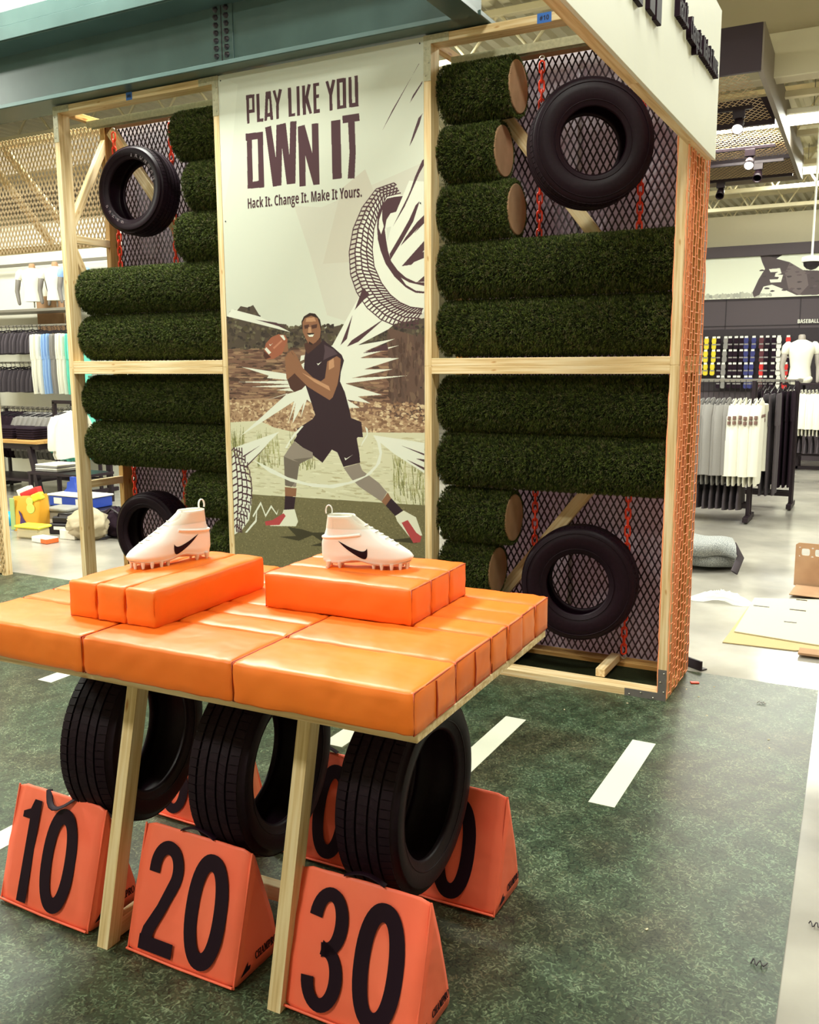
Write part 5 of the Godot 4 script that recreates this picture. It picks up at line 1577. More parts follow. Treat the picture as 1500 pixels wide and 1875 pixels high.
	var mn := torso("white shop form with grey arms standing over the white shirts", M.cloth_white, true)
	mn.position = Vector3(2.02, 1.30, -10.2); mn.rotation.y = 0.35
	var mn2 := torso("white shop form cut by the photo's right edge", M.cloth_white, true)
	mn2.position = Vector3(2.62, 1.28, -10.3); mn2.rotation.y = 0.2
	# dome camera on its stem
	var dc := thing("dome_camera", "white dome camera on a thin stem below the joists", "camera", Vector3(2.36, 2.60, -7.0))
	var ds := S(); lathe(ds, [[0.055, 0.06], [0.10, 0.05], [0.10, 0.0]], 24); obj("housing", ds, M.white, dc)
	var dd := S(); lathe(dd, [[0.085, 0.0], [0.078, -0.04], [0.05, -0.07], [0.01, -0.085]], 24); obj("dome", dd, M.black_plastic, dc)
	var dst := S(); tube(dst, PackedVector3Array([Vector3(0, 0.05, 0), Vector3(0, 2.0, 0)]), 0.012, 8); obj("stem", dst, M.white, dc)
	# hung ceiling frame with mesh panels and spot rails
	var fr := thing("ceiling_frame", "dark hanging ceiling frame with mesh panels and spotlight rails", "ceiling frame")
	var fy := 4.2
	obj("end_board", box(Vector3(2.6, 0.42, 0.05), 0.003, Vector3(0.66, fy + 0.21, -5.45)), M.soffit_dark, fr)
	obj("end_board", box(Vector3(2.6, 0.42, 0.05), 0.003, Vector3(0.5, fy + 0.21, -11.2)), M.soffit_grey, fr)
	var sb := box(Vector3(0.05, 0.42, 5.8), 0.003)
	var o := obj("side_board", sb, M.soffit_grey, fr); o.position = Vector3(1.86, fy + 0.21, -8.33); o.rotation.y = 0.032
	o = obj("side_board", box(Vector3(0.05, 0.42, 5.8), 0.003), M.soffit_dark, fr); o.position = Vector3(-0.7, fy + 0.21, -8.33)
	for z in [-7.6, -9.6]: obj("cross_board", box(Vector3(2.5, 0.30, 0.06), 0.003, Vector3(0.58, fy + 0.16, z)), M.soffit_dark, fr)
	var cm := obj("mesh_panel", diamond(-0.7, 1.8, -11.2, -5.45, 0.07, 0.14, 0.008, 0.003), M.mesh_tan, fr)
	cm.transform = Transform3D(Basis(Vector3.RIGHT, Vector3.BACK, Vector3.DOWN), Vector3(0, fy + 0.06, 0))
	for e in [[-6.45, 0.0], [-8.4, 0.0], [-9.3, 0.0], [-10.4, 0.0]]:
		var tk := obj("spot_rail", box(Vector3(2.4, 0.04, 0.04), 0.003), M.black_metal, fr)
		tk.position = Vector3(0.55, fy - 0.06, e[0]); tk.rotation.y = e[1]
	for e in [[1.62, -6.45, true], [1.46, -8.4, true], [1.44, -9.3, false], [0.78, -10.4, false], [0.6, -8.4, false]]:
		var sp := thing("spotlight", "black track spotlight %s" % ("shining under the hanging frame, nearest the sign" if e[1] > -7.0 else "shining under the hanging frame's second rail" if e[2] else "turned away under the hanging frame"), "spotlight", Vector3(e[0], fy - 0.08, e[1]), 0.0, "" if e[2] else "track spotlights turned away")
		obj("adapter", box(Vector3(0.12, 0.085, 0.05), 0.004, Vector3(0, -0.0375, 0)), M.black_metal, sp)
		var cn := S()
		var bs := Basis(Vector3.RIGHT, -0.8)
		lathe(cn, [[0.035, 0.09], [0.05, 0.08], [0.06, -0.06], [0.055, -0.06], [0.05, -0.04]], 20, Transform3D(bs, Vector3(0, -0.16, 0.02)), true, false)
		obj("can", cn, M.black_metal, sp)
		if e[2]:
			var lb := S(); lathe(lb, [[0.05, 0.0], [0.045, -0.02], [0.02, -0.03]], 16, Transform3D(bs, Vector3(0, -0.16, 0.02) + bs * Vector3(0, -0.045, 0)))
			var lm: StandardMaterial3D = M.lamp_face.duplicate(); lm.emission_energy_multiplier = 14.0
			obj("lamp_bulb", lb, lm, sp)
			var sl := SpotLight3D.new(); sl.name = "lamp"; sl.light_energy = 1.0; sl.light_color = Color(1, 0.96, 0.86); sl.light_size = 0.05; sl.spot_angle = 32.0; sl.spot_range = 30.0; sl.spot_attenuation = 2.0; sl.shadow_enabled = true
			sp.add_child(sl)
			sl.position = Vector3(0, -0.16, 0.02) + bs * Vector3(0, -0.085, 0)
			sl.basis = Basis(Vector3.RIGHT, -0.8 - PI / 2)
	# folded grey felt, film, cardboard
	var ft := thing("felt_bundle", "folded speckled grey felt blanket on the concrete floor", "blanket", Vector3(2.05, 0, -3.0), 0.25)
	for e in [[0.075, -0.05, 0.5], [0.165, 0.05, 0.46]]:
		var rr := []
		for i in 15:
			var u := i / 14.0
			var ring := PackedVector3Array()
			for j in 18:
				var a := TAU * j / 18
				var sx: float = signf(cos(a)) * pow(absf(cos(a)), 0.6); var sy := signf(sin(a)) * pow(absf(sin(a)), 0.7)
				ring.append(Vector3((u - 0.5) * e[2], e[0] * (1.0 + 0.10 * sin(u * 4.0)) + sy * 0.062 + (0.0 if e[0] < 0.1 else 0.012 * sin(u * 9.0)), e[1] + sx * (0.22 - 0.06 * sin(u * 6.0 + e[0] * 19.0))))
			rr.append(ring)
		var fs := S(); loft(fs, rr); obj("fold", fs, M.felt, ft)
	var cord := S(); tube(cord, PackedVector3Array([Vector3(0.22, 0.21, 0.12), Vector3(0.27, 0.12, 0.18), Vector3(0.22, 0.02, 0.27)]), 0.03, 8, false, 0.3); obj("edge_band", cord, M.cloth_charcoal, ft)
	var fb := thing("plastic_film", "crumpled clear plastic bag lying on the concrete", "plastic bag", Vector3(2.37, 0.0, -2.02))
	var gr := S(); gr.set_smooth_group(1)
	var nz := FastNoiseLite.new(); nz.seed = 8; nz.frequency = 3.0; nz.fractal_octaves = 3
	var hgt := func(x: float, z: float) -> float:
		var rr2 := pow(x / 0.19, 2.0) + pow(z / 0.15, 2.0)
		return 0.003 + maxf(0.0, 1.0 - rr2) * (0.035 + 0.05 * absf(nz.get_noise_2d(x * 7.0, z * 7.0)))
	for i in 24:
		for j in 18:
			var p := []
			for e in [[i, j], [i + 1, j], [i + 1, j + 1], [i, j + 1]]:
				var a: float = e[0] / 24.0 * TAU; var q2: float = e[1] / 18.0 * (0.16 + 0.04 * sin(a * 3.0))
				var x := cos(a) * q2 * 1.15; var z := sin(a) * q2 * 0.9
				p.append(Vector3(x, hgt.call(x, z), z))
			tri_n(gr, p[0], p[1], p[2], Vector3.UP); tri_n(gr, p[0], p[2], p[3], Vector3.UP)
	obj("film", gr, M.film, fb)
	var flat := Basis(Vector3.RIGHT, Vector3.BACK, Vector3.UP)
	var cs := thing("cardboard_sheet", "flattened pale cardboard sheet with four slots on the concrete floor", "cardboard")
	var a0 := S(); prism(a0, PackedVector2Array([Vector2(2.537, -1.05), Vector2(2.56, -2.15), Vector2(3.6, -2.25), Vector2(3.6, -1.0), Vector2(2.93, -1.085), Vector2(2.91, -1.07)]), 0.005, Transform3D(flat, Vector3(0, 0.001, 0)))
	obj("lower_ply", a0, M.card_tan, cs)
	var a1 := S(); prism(a1, PackedVector2Array([Vector2(2.565, -1.27), Vector2(2.56, -2.12), Vector2(3.6, -2.5), Vector2(3.6, -1.14), Vector2(2.93, -1.215)]), 0.006, Transform3D(flat, Vector3(0, 0.008, 0)))
	obj("upper_ply", a1, M.card_pale, cs)
	for e in [[2.583, 2.677, -1.91], [2.795, 2.889, -1.914], [2.795, 2.865, -1.608], [2.807, 2.872, -2.188]]:
		obj("slot", box(Vector3(e[1] - e[0], 0.004, 0.018), 0.0, Vector3((e[0] + e[1]) / 2, 0.0145, e[2])), M.beam_dark, cs)
	obj("flap", box(Vector3(0.7, 0.012, 0.10), 0.001, Vector3(3.28, 0.02, -1.02)), M.card, cs)
	var bx := thing("cardboard_box", "brown cardboard box flap with two hand holes standing upright", "cardboard", Vector3(2.75, 0.012, -2.62), -0.05)
	var fl := S()
	# front flap with two rounded holes: built as strips round the openings
	var hole := func(c: Vector2) -> PackedVector2Array: return ellipse(c, 0.026, 0.024, 0, TAU, 20, 5.0)
	var hs := [Vector2(0.065, 0.238), Vector2(0.150, 0.238)]
	var dth := 0.006
	prism(fl, PackedVector2Array([Vector2(0, 0), Vector2(0.6, 0), Vector2(0.6, 0.205), Vector2(0, 0.205)]), dth)
	prism(fl, PackedVector2Array([Vector2(0, 0.271), Vector2(0.6, 0.271), Vector2(0.6, 0.30), Vector2(0.02, 0.30), Vector2(0, 0.285)]), dth)
	for i in 2:
		var c2: Vector2 = hs[i]
		var sq := PackedVector2Array()
		for t2 in 20:
			var a := TAU * t2 / 20
			var v := Vector2(cos(a), sin(a)); var m2 := maxf(absf(v.x), absf(v.y))
			sq.append(c2 + Vector2(v.x / m2 * 0.0425, v.y / m2 * 0.033))
		band(fl, sq, hole.call(c2), dth)
	prism(fl, PackedVector2Array([Vector2(0, 0.205), Vector2(0.0225, 0.205), Vector2(0.0225, 0.271), Vector2(0, 0.271)]), dth)
	prism(fl, PackedVector2Array([Vector2(0.1925, 0.205), Vector2(0.6, 0.205), Vector2(0.6, 0.271), Vector2(0.1925, 0.271)]), dth)
	obj("flap", fl, M.card, bx)
	obj("base_ply", box(Vector3(0.62, 0.006, 0.3), 0.001, Vector3(0.33, 0.008, 0.18)), M.card, bx)

func build_back_left():
	# wall shelf unit: shelf with three shirted forms, rails of clothes beneath
	var sh := thing("shelf_unit", "white wall unit with grey shelves and clothes rails behind the left bay", "shelf unit")
	obj("back_panel", box(Vector3(3.4, 3.4, 0.06), 0.002, Vector3(-6.5, 1.7, -4.75)), M.cloth_white, sh)
	obj("tan_panel", box(Vector3(0.5, 0.5, 0.02), 0.002, Vector3(-6.75, 2.2, -4.70)), M.card, sh)
	for y in [2.24, 2.05, 1.40, 0.98]: obj("shelf" if y == 2.24 else "rail", box(Vector3(2.9, 0.035 if y == 2.24 else 0.025, 0.42 if y == 2.24 else 0.025), 0.003, Vector3(-6.6, y, -4.45 if y == 2.24 else -4.3)), M.grey_metal, sh)
	obj("rear_rail", box(Vector3(3.2, 0.04, 0.03), 0.003, Vector3(-6.5, 2.86, -4.6)), M.grey_metal, sh)
	for x in [-7.9, -6.28, -5.2]: obj("upright", box(Vector3(0.05, 2.9, 0.05), 0.003, Vector3(x, 1.45, -4.66)), M.grey_metal, sh)
	var cols := [["white shirted shop form, leftmost on the high shelf", M.cloth_white, -6.72], ["white shirted shop form, second on the high shelf", M.cloth_white, -6.30], ["pale blue shirted shop form next to the timber post on the high shelf", M.cloth_blue, -5.95]]
	for e in cols:
		var t := torso(e[0], e[1], false)
		t.position = Vector3(e[2], 2.36, -4.42); t.rotation.y = 0.9; t.scale = Vector3(0.78, 0.78, 0.78)
	var g := garment("shorts", "dark shorts on the upper clothes rail of the wall unit", "shorts", "dark shorts on the upper rail", "shorts", M.cloth_charcoal, 0.36)
	fill_rail(g, span(-7.4, -6.45, 14), 2.05, -4.27, 0.0, true)
	g = garment("shorts", "charcoal shorts on the second clothes rail of the wall unit", "shorts", "charcoal shorts on the second rail", "shorts", M.cloth_charcoal, 0.38)
	fill_rail(g, span(-7.4, -6.3, 14), 1.58, -4.27, 0.0, true)
	obj("rail", box(Vector3(1.3, 0.025, 0.025), 0.003, Vector3(-6.85, 1.58, -4.3)), M.grey_metal, sh)
	for e in [["white", M.cloth_white, [-6.38, -6.33, -6.28, -6.24, -5.93, -5.88, -5.83]], ["blue", M.cloth_blue, [-6.18, -6.13, -6.09]], ["grey", M.cloth_grey, [-6.03, -5.99]], ["teal", M.cloth_teal, [-5.76, -5.71]]]:
		g = garment("trousers", "%s trousers hanging on the upper rail of the wall unit" % e[0], "trousers", "%s trousers on the upper rail" % e[0], "pants", e[1], 0.84)
		fill_rail(g, e[2], 2.03, -4.2, 0.0, true)
	# lower rails
	rack("clothes_rack", "black floor rack of dark and grey tops behind the folded clothes table", -6.9, -5.15, -3.95, 1.02)
	g = garment("shirt", "black shirt on the black floor rack", "shirt", "black shirts on the floor rack", "top", M.cloth_black, 0.62)
	fill_rail(g, span(-6.85, -6.45, 10), 1.02, -3.93, 0.0, true)
	g = garment("shirt", "grey shirt on the black floor rack", "shirt", "grey shirts on the floor rack", "top", M.cloth_grey, 0.62)
	fill_rail(g, span(-6.40, -5.75, 16), 1.02, -3.93, 0.0, true)
	g = garment("shirt", "teal shirt on the black floor rack", "shirt", "teal shirts on the floor rack", "top", M.cloth_teal, 0.62)
	fill_rail(g, span(-5.70, -5.35, 6), 1.02, -3.93, 0.0, true)
	# table with folded clothes
	var t := thing("folding_table", "dark table with slanted legs and stacks of folded black clothes", "table", Vector3(-6.25, 0, -3.55), 0.0)
	obj("top", box(Vector3(1.6, 0.04, 0.62), 0.004, Vector3(0, 0.66, 0)), M.wood_worn, t)
	obj("apron", box(Vector3(1.5, 0.07, 0.5), 0.004, Vector3(0, 0.605, 0)), M.black_metal, t)
	obj("lower_shelf", box(Vector3(1.35, 0.03, 0.5), 0.004, Vector3(0.02, 0.2, 0)), M.black_metal, t)
	for sx in [-1.0, 1.0]:
		for sz in [-1.0, 1.0]:
			lumber("leg", Vector3(sx * 0.60, 0.6, sz * 0.24), Vector3(sx * 0.76, 0.0, sz * 0.26), 0.06, 0.06, t, M.black_metal, Vector3.BACK)
	var fold := thing("folded_clothes", "x", "folded clothes")
	for i in 5: obj("garment", box(Vector3(0.30, 0.026, 0.36), 0.011, Vector3(0.004 * (i % 2), 0.014 + i * 0.027, 0)), M.cloth_black, fold)
	var labels := ["stack of folded black clothes at the table's right end", "stack of folded black clothes in the middle of the table", "stack of folded black clothes left of the middle"]
	for i in 3:
		var o: Node3D = fold if i == 0 else dup(fold, Vector3.ZERO, 0.0, labels[i])
		o.position = Vector3(-5.75 - i * 0.36, 0.681, -3.5); o.set_meta("label", labels[i]); o.set_meta("group", "folded clothes on the dark table")
	# low table with pale folded clothes and a hung white garment in front of the wall unit
	var lt := thing("low_stand", "low black stand with a square frame and folded pale clothes", "display stand", Vector3(-5.0, 0, -3.3))
	obj("shelf", box(Vector3(0.9, 0.03, 0.45), 0.003, Vector3(0, 0.33, 0)), M.black_metal, lt)
	for e in [[-0.42, 0.2], [0.42, 0.2], [-0.42, -0.2], [0.42, -0.2]]: obj("leg", box(Vector3(0.04, 1.12 if e[1] < 0 else 0.33, 0.04), 0.002, Vector3(e[0], 0.56 if e[1] < 0 else 0.165, e[1])), M.black_metal, lt)
	obj("top_bar", box(Vector3(0.88, 0.04, 0.04), 0.002, Vector3(0, 1.12, -0.2)), M.black_metal, lt)
	obj("top_bar", box(Vector3(0.04, 0.04, 0.4), 0.002, Vector3(0.3, 1.12, 0)), M.black_metal, lt)
	var pale := thing("folded_clothes", "pile of folded pale grey clothes on the low black stand", "folded clothes", Vector3(-5.2, 0.346, -3.3))
	for i in 4: obj("garment", box(Vector3(0.36, 0.02, 0.34), 0.008, Vector3(0, 0.011 + i * 0.021, 0)), M.cloth_grey if i % 2 == 0 else M.cloth_white, pale)
	g = garment("shirt", "long white garment hanging beside the left bay's outer post", "shirt", "white garments beside the left bay", "top", M.cloth_white, 0.58)
	fill_rail(g, [-4.75, -4.70], 1.11, -3.1, 0.0, true)
	# hanging grey soffit and cream ceiling band over the passage
	struct("trim_3", box(Vector3(6.0, 0.30, 2.2), 0.0, Vector3(-7.2, 4.0, -5.1)), M.soffit_grey)
	clutter()

func clutter():
	# things left on the concrete behind the passage
	var tote := thing("tote_bag", "orange and green tote bag printed with lemon slices and a purple bird", "bag", Vector3(-3.87, 0.0, -1.80), 0.12)
	var rings := []
	for q in [[0.0, 0.155, 0.085], [0.02, 0.165, 0.09], [0.18, 0.172, 0.08], [0.31, 0.175, 0.06], [0.335, 0.176, 0.05]]:
		var r := PackedVector3Array()
		for j in 24:
			var a := TAU * j / 24
			r.append(Vector3(signf(cos(a)) * pow(absf(cos(a)), 0.35) * q[1], q[0] + 0.02 * cos(a), signf(sin(a)) * pow(absf(sin(a)), 0.35) * q[2]))
		rings.append(r)
	var s := S(); loft(s, rings); obj("sack", s, M.tote, tote)
	obj("side_panel", box(Vector3(0.055, 0.30, 0.012), 0.003, Vector3(-0.145, 0.16, 0.083)), M.tote_green, tote)
	for e in [[0.07, 0.22, 0.048], [0.06, 0.285, 0.04]]:
		var l := S(); lathe(l, [[e[2], 0.0], [e[2], 0.004], [e[2] - 0.006, 0.005], [e[2] - 0.01, 0.004]], 24, Transform3D(Basis(Vector3.RIGHT, PI / 2), Vector3(e[0], e[1], 0.088 - e[1] * 0.05)))
		obj("lemon_print", l, M.lemon, tote)
	var bd := S(); prism(bd, PackedVector2Array([Vector2(-0.06, 0.02), Vector2(0.0, 0.02), Vector2(0.02, 0.08), Vector2(-0.02, 0.13), Vector2(-0.035, 0.17), Vector2(-0.06, 0.20), Vector2(-0.062, 0.18), Vector2(-0.045, 0.14), Vector2(-0.055, 0.08)]), 0.003, Transform3D(Basis(), Vector3(0, 0, 0.089))); obj("bird_print", bd, M.purple, tote)
	for e in [[M.red, Vector3(0.02, 0.36, 0.0), Vector3(0.20, 0.06, 0.08)], [M.white, Vector3(-0.08, 0.36, -0.02), Vector3(0.14, 0.08, 0.08)], [M.lid_yellow, Vector3(0.13, 0.33, 0.02), Vector3(0.10, 0.07, 0.07)]]:
		var pk := thing("snack_packet", "%s packet sticking out of the tote bag" % ("red" if e[0] == M.red else "white" if e[0] == M.white else "yellow"), "packet", Vector3(-3.87, 0, -1.80) + e[1], 0.2)
		pk.rotation.z = 0.35
		obj("packet", puffy(e[2].x, e[2].y, e[2].z, 5), e[0], pk)
	var cup := thing("paint_cup", "bright blue tumbler at the left of the tote bag", "cup", Vector3(-4.30, 0.0, -1.88))
	var cs := S(); lathe(cs, [[0.042, 0.0], [0.048, 0.005], [0.052, 0.13], [0.049, 0.13], [0.044, 0.01]], 24, Transform3D(), true, true); obj("cup", cs, M.cup_blue, cup)
	var tub := thing("food_tub", "clear food tub with a yellow lid on the concrete", "food tub", Vector3(-3.52, 0.0, -1.52), 0.1)
	obj("tub", box(Vector3(0.27, 0.10, 0.15), 0.02, Vector3(0, 0.051, 0)), M.clear_tub, tub)
	obj("contents", box(Vector3(0.25, 0.055, 0.13), 0.015, Vector3(0, 0.034, 0)), M.nuts, tub)
	obj("lid", box(Vector3(0.29, 0.022, 0.17), 0.008, Vector3(0, 0.112, 0)), M.lid_yellow, tub)
	var wb := thing("food_carton", "small white carton with an orange end lying before the food tub", "carton", Vector3(-3.27, 0.0, -1.43), -0.1)
	obj("carton", box(Vector3(0.22, 0.05, 0.12), 0.006, Vector3(0, 0.026, 0)), M.white, wb)
	obj("orange_sleeve", box(Vector3(0.09, 0.042, 0.124), 0.004, Vector3(0.068, 0.023, 0)), M.paper_orange, wb)
	var w2 := thing("paper_box", "plain white paper box beside the backpack", "box", Vector3(-3.19, 0.0, -1.66), 0.1)
	obj("box", box(Vector3(0.17, 0.085, 0.12), 0.004, Vector3(0, 0.0435, 0)), M.white, w2)
	var gb := thing("storage_box", "grey storage box with a lid behind the food tub", "box", Vector3(-3.66, 0.0, -2.0), 0.15)
	obj("bin", box(Vector3(0.26, 0.18, 0.22), 0.015, Vector3(0, 0.091, 0)), M.grey_plastic, gb)
	obj("lid", box(Vector3(0.28, 0.03, 0.24), 0.008, Vector3(0, 0.196, 0)), M.grey_plastic, gb)
	obj("paper_label", box(Vector3(0.11, 0.07, 0.004), 0.001, Vector3(-0.04, 0.07, 0.112)), M.white, gb)
	var bb := thing("tool_case", "black tool case with a handle lying beside the grey storage box", "case", Vector3(-3.44, 0.0, -1.86), 0.25)
	obj("case", box(Vector3(0.30, 0.10, 0.22), 0.012, Vector3(0, 0.051, 0)), M.black_plastic, bb)
	obj("tray", box(Vector3(0.27, 0.06, 0.19), 0.01, Vector3(0.01, 0.13, -0.01)), M.black_plastic, bb)
	obj("paper_label", box(Vector3(0.12, 0.03, 0.004), 0.001, Vector3(-0.03, 0.06, 0.112)), M.white, bb)
	var hd := S(); tube(hd, PackedVector3Array([Vector3(-0.08, 0.155, 0.05), Vector3(-0.07, 0.185, 0.05), Vector3(0.07, 0.185, 0.05), Vector3(0.08, 0.155, 0.05)]), 0.009, 8); obj("handle", hd, M.black_plastic, bb)
	var rb := thing("shoe_box", "black box with a red label under the blue crate", "box", Vector3(-3.72, 0.0, -2.30), 0.05)
	obj("box", box(Vector3(0.72, 0.165, 0.32), 0.006, Vector3(0, 0.083, 0)), M.black_plastic, rb)
	for x in [-0.27, 0.17]: obj("red_label", box(Vector3(0.15, 0.06, 0.003), 0.0, Vector3(x, 0.12, 0.1615)), M.red, rb)
	var cr := thing("parts_crate", "blue plastic crate with a raised back on top of the black box", "crate", Vector3(-3.78, 0.166, -2.32), 0.0)
	obj("crate", box(Vector3(0.58, 0.11, 0.28), 0.01, Vector3(0, 0.056, 0)), M.blue_plastic, cr)
	obj("rim", box(Vector3(0.60, 0.016, 0.30), 0.005, Vector3(0, 0.115, 0)), M.white, cr)
	var cb := S(); prism(cb, PackedVector2Array([Vector2(-0.28, 0.12), Vector2(-0.02, 0.12), Vector2(-0.10, 0.16), Vector2(-0.12, 0.22), Vector2(-0.13, 0.275), Vector2(-0.18, 0.275), Vector2(-0.18, 0.23), Vector2(-0.22, 0.22), Vector2(-0.23, 0.16)]), 0.04, Transform3D(Basis(), Vector3(0, 0, -0.08))); obj("raised_back", cb, M.blue_plastic, cr)
	for x in [-0.16, 0.14]: obj("paper_label", box(Vector3(0.11, 0.06, 0.003), 0.0, Vector3(x, 0.06, 0.1415)), M.white, cr)
	# bags: lumpy sacks
	for e in [["plastic_sack", "crumpled beige sack of wrappings behind the left bay's post", "sack", Vector3(-3.05, 0.0, -1.72), Vector3(0.21, 0.26, 0.15), M.cream_cloth, 12], ["backpack", "black backpack lying on the concrete beside the lower left tire", "backpack", Vector3(-2.86, 0.0, -1.95), Vector3(0.22, 0.25, 0.17), M.cloth_black, 19]]:
		var t := thing(e[0], e[1], e[2], e[3])
		var nz := FastNoiseLite.new(); nz.seed = e[6]; nz.frequency = 2.2; nz.fractal_octaves = 3
		var rr := []
		for i in 13:
			var v := i / 12.0
			var ring := PackedVector3Array()
			for j in 28:
				var a := TAU * j / 28
				var q := pow(sin(PI * clampf(v * 0.9 + 0.08, 0.0, 1.0)), 0.5)
				var n := 1.0 + 0.35 * nz.get_noise_3d(cos(a) * 2.0, v * 3.0, sin(a) * 2.0)
				ring.append(Vector3(cos(a) * e[4].x * q * n, maxf(0.0, v * e[4].y * (1.0 + 0.25 * nz.get_noise_2d(cos(a) * 2.0, sin(a) * 2.0 + 5.0))), sin(a) * e[4].z * q * n))
			rr.append(ring)
		var bs := S(); loft(bs, rr); obj("sack" if e[0] == "plastic_sack" else "body", bs, e[5], t)
		if e[0] == "backpack":
			var st := S(); tube(st, PackedVector3Array([Vector3(-0.1, 0.2, 0.1), Vector3(0.0, 0.27, 0.12), Vector3(0.12, 0.22, 0.12), Vector3(0.2, 0.1, 0.14)]), 0.012, 8, false, 0.5); obj("strap", st, M.black_plastic, t)
		else:
			var st := S(); tube(st, PackedVector3Array([Vector3(0.08, 0.16, 0.13), Vector3(0.15, 0.10, 0.14), Vector3(0.18, 0.04, 0.13)]), 0.02, 8, false, 0.5); obj("wrapping", st, M.white, t)

func build_small():
	# masking tape flags with handwritten numbers on the top rails
	for e in [[-0.632, 3.029, 0.045, "#6", "small blue tape flag on the left bay's top rail"], [1.82, 3.029, 0.066, "#10", "small blue tape flag on the right bay's top rail"]]:
		var t := thing("tape_flag", e[4], "tape", Vector3(e[0], e[1], 0.0))
		obj("tape", box(Vector3(e[2], 0.042, 0.0008), 0.0, Vector3(0, 0, 0.0008)), M.tape_blue, t)
		var tx := obj("handwriting", text_mesh(e[3], 0.02, 0.0004, 0.9), M.beam_dark, t)
		var bb: AABB = tx.mesh.get_aabb()
		tx.position = Vector3(-bb.size.x / 2 - bb.position.x, -bb.size.y / 2 - bb.position.y, 0.0014)
	var ft := thing("door_stop", "short black metal bar sticking out behind the netted side", "metal bar", Vector3(2.47, 0.0, -0.545), -0.55)
	obj("bar", box(Vector3(0.13, 0.05, 0.012), 0.002, Vector3(0, 0.026, 0)), M.black_metal, ft)
	obj("foot", box(Vector3(0.13, 0.006, 0.04), 0.001, Vector3(0, 0.004, -0.02)), M.black_metal, ft)
	var sc := thing("tape_scrap", "scrap of orange tape on the green floor print", "litter", Vector3(2.53, 0.003, -0.31), 0.4)
	obj("scrap", box(Vector3(0.04, 0.006, 0.022), 0.001, Vector3(0, 0.003, 0)), M.chain_orange, sc)
	var r := RandomNumberGenerator.new(); r.seed = 6
	for e in [[2.854, -0.167, "bent wire clip on the green print near its far corner", M.grey_metal], [3.095, 1.78, "small black curl of wire at the edge of the green print", M.beam_dark], [3.212, 1.536, "small black curl of wire on the bare concrete strip", M.beam_dark]]:
		var t := thing("wire_curl", e[2], "litter", Vector3(e[0], 0.003, e[1]))
		var p := PackedVector3Array()
		for i in 12: p.append(Vector3(i * 0.0035 - 0.02, 0.003 + 0.006 * absf(sin(i * 0.9)), 0.012 * sin(i * 1.3 + e[0] * 7.0)))
		var s := S(); tube(s, p, 0.0018, 5); obj("wire", s, e[3], t)
	for i in 14:
		var at := Vector3(r.randf_range(1.4, 3.0), 0.0045, r.randf_range(-0.4, 2.2))
		if i < 4: at = Vector3(r.randf_range(2.3, 2.75), 0.0035, r.randf_range(-0.3, 0.15))
		var c := thing("wood_chip", "tiny pale wood chip on the green floor print", "litter", at, r.randf() * TAU, "wood chips on the floor print")
		obj("chip", box(Vector3(0.009, 0.002, 0.005), 0.0005), M.wood, c)
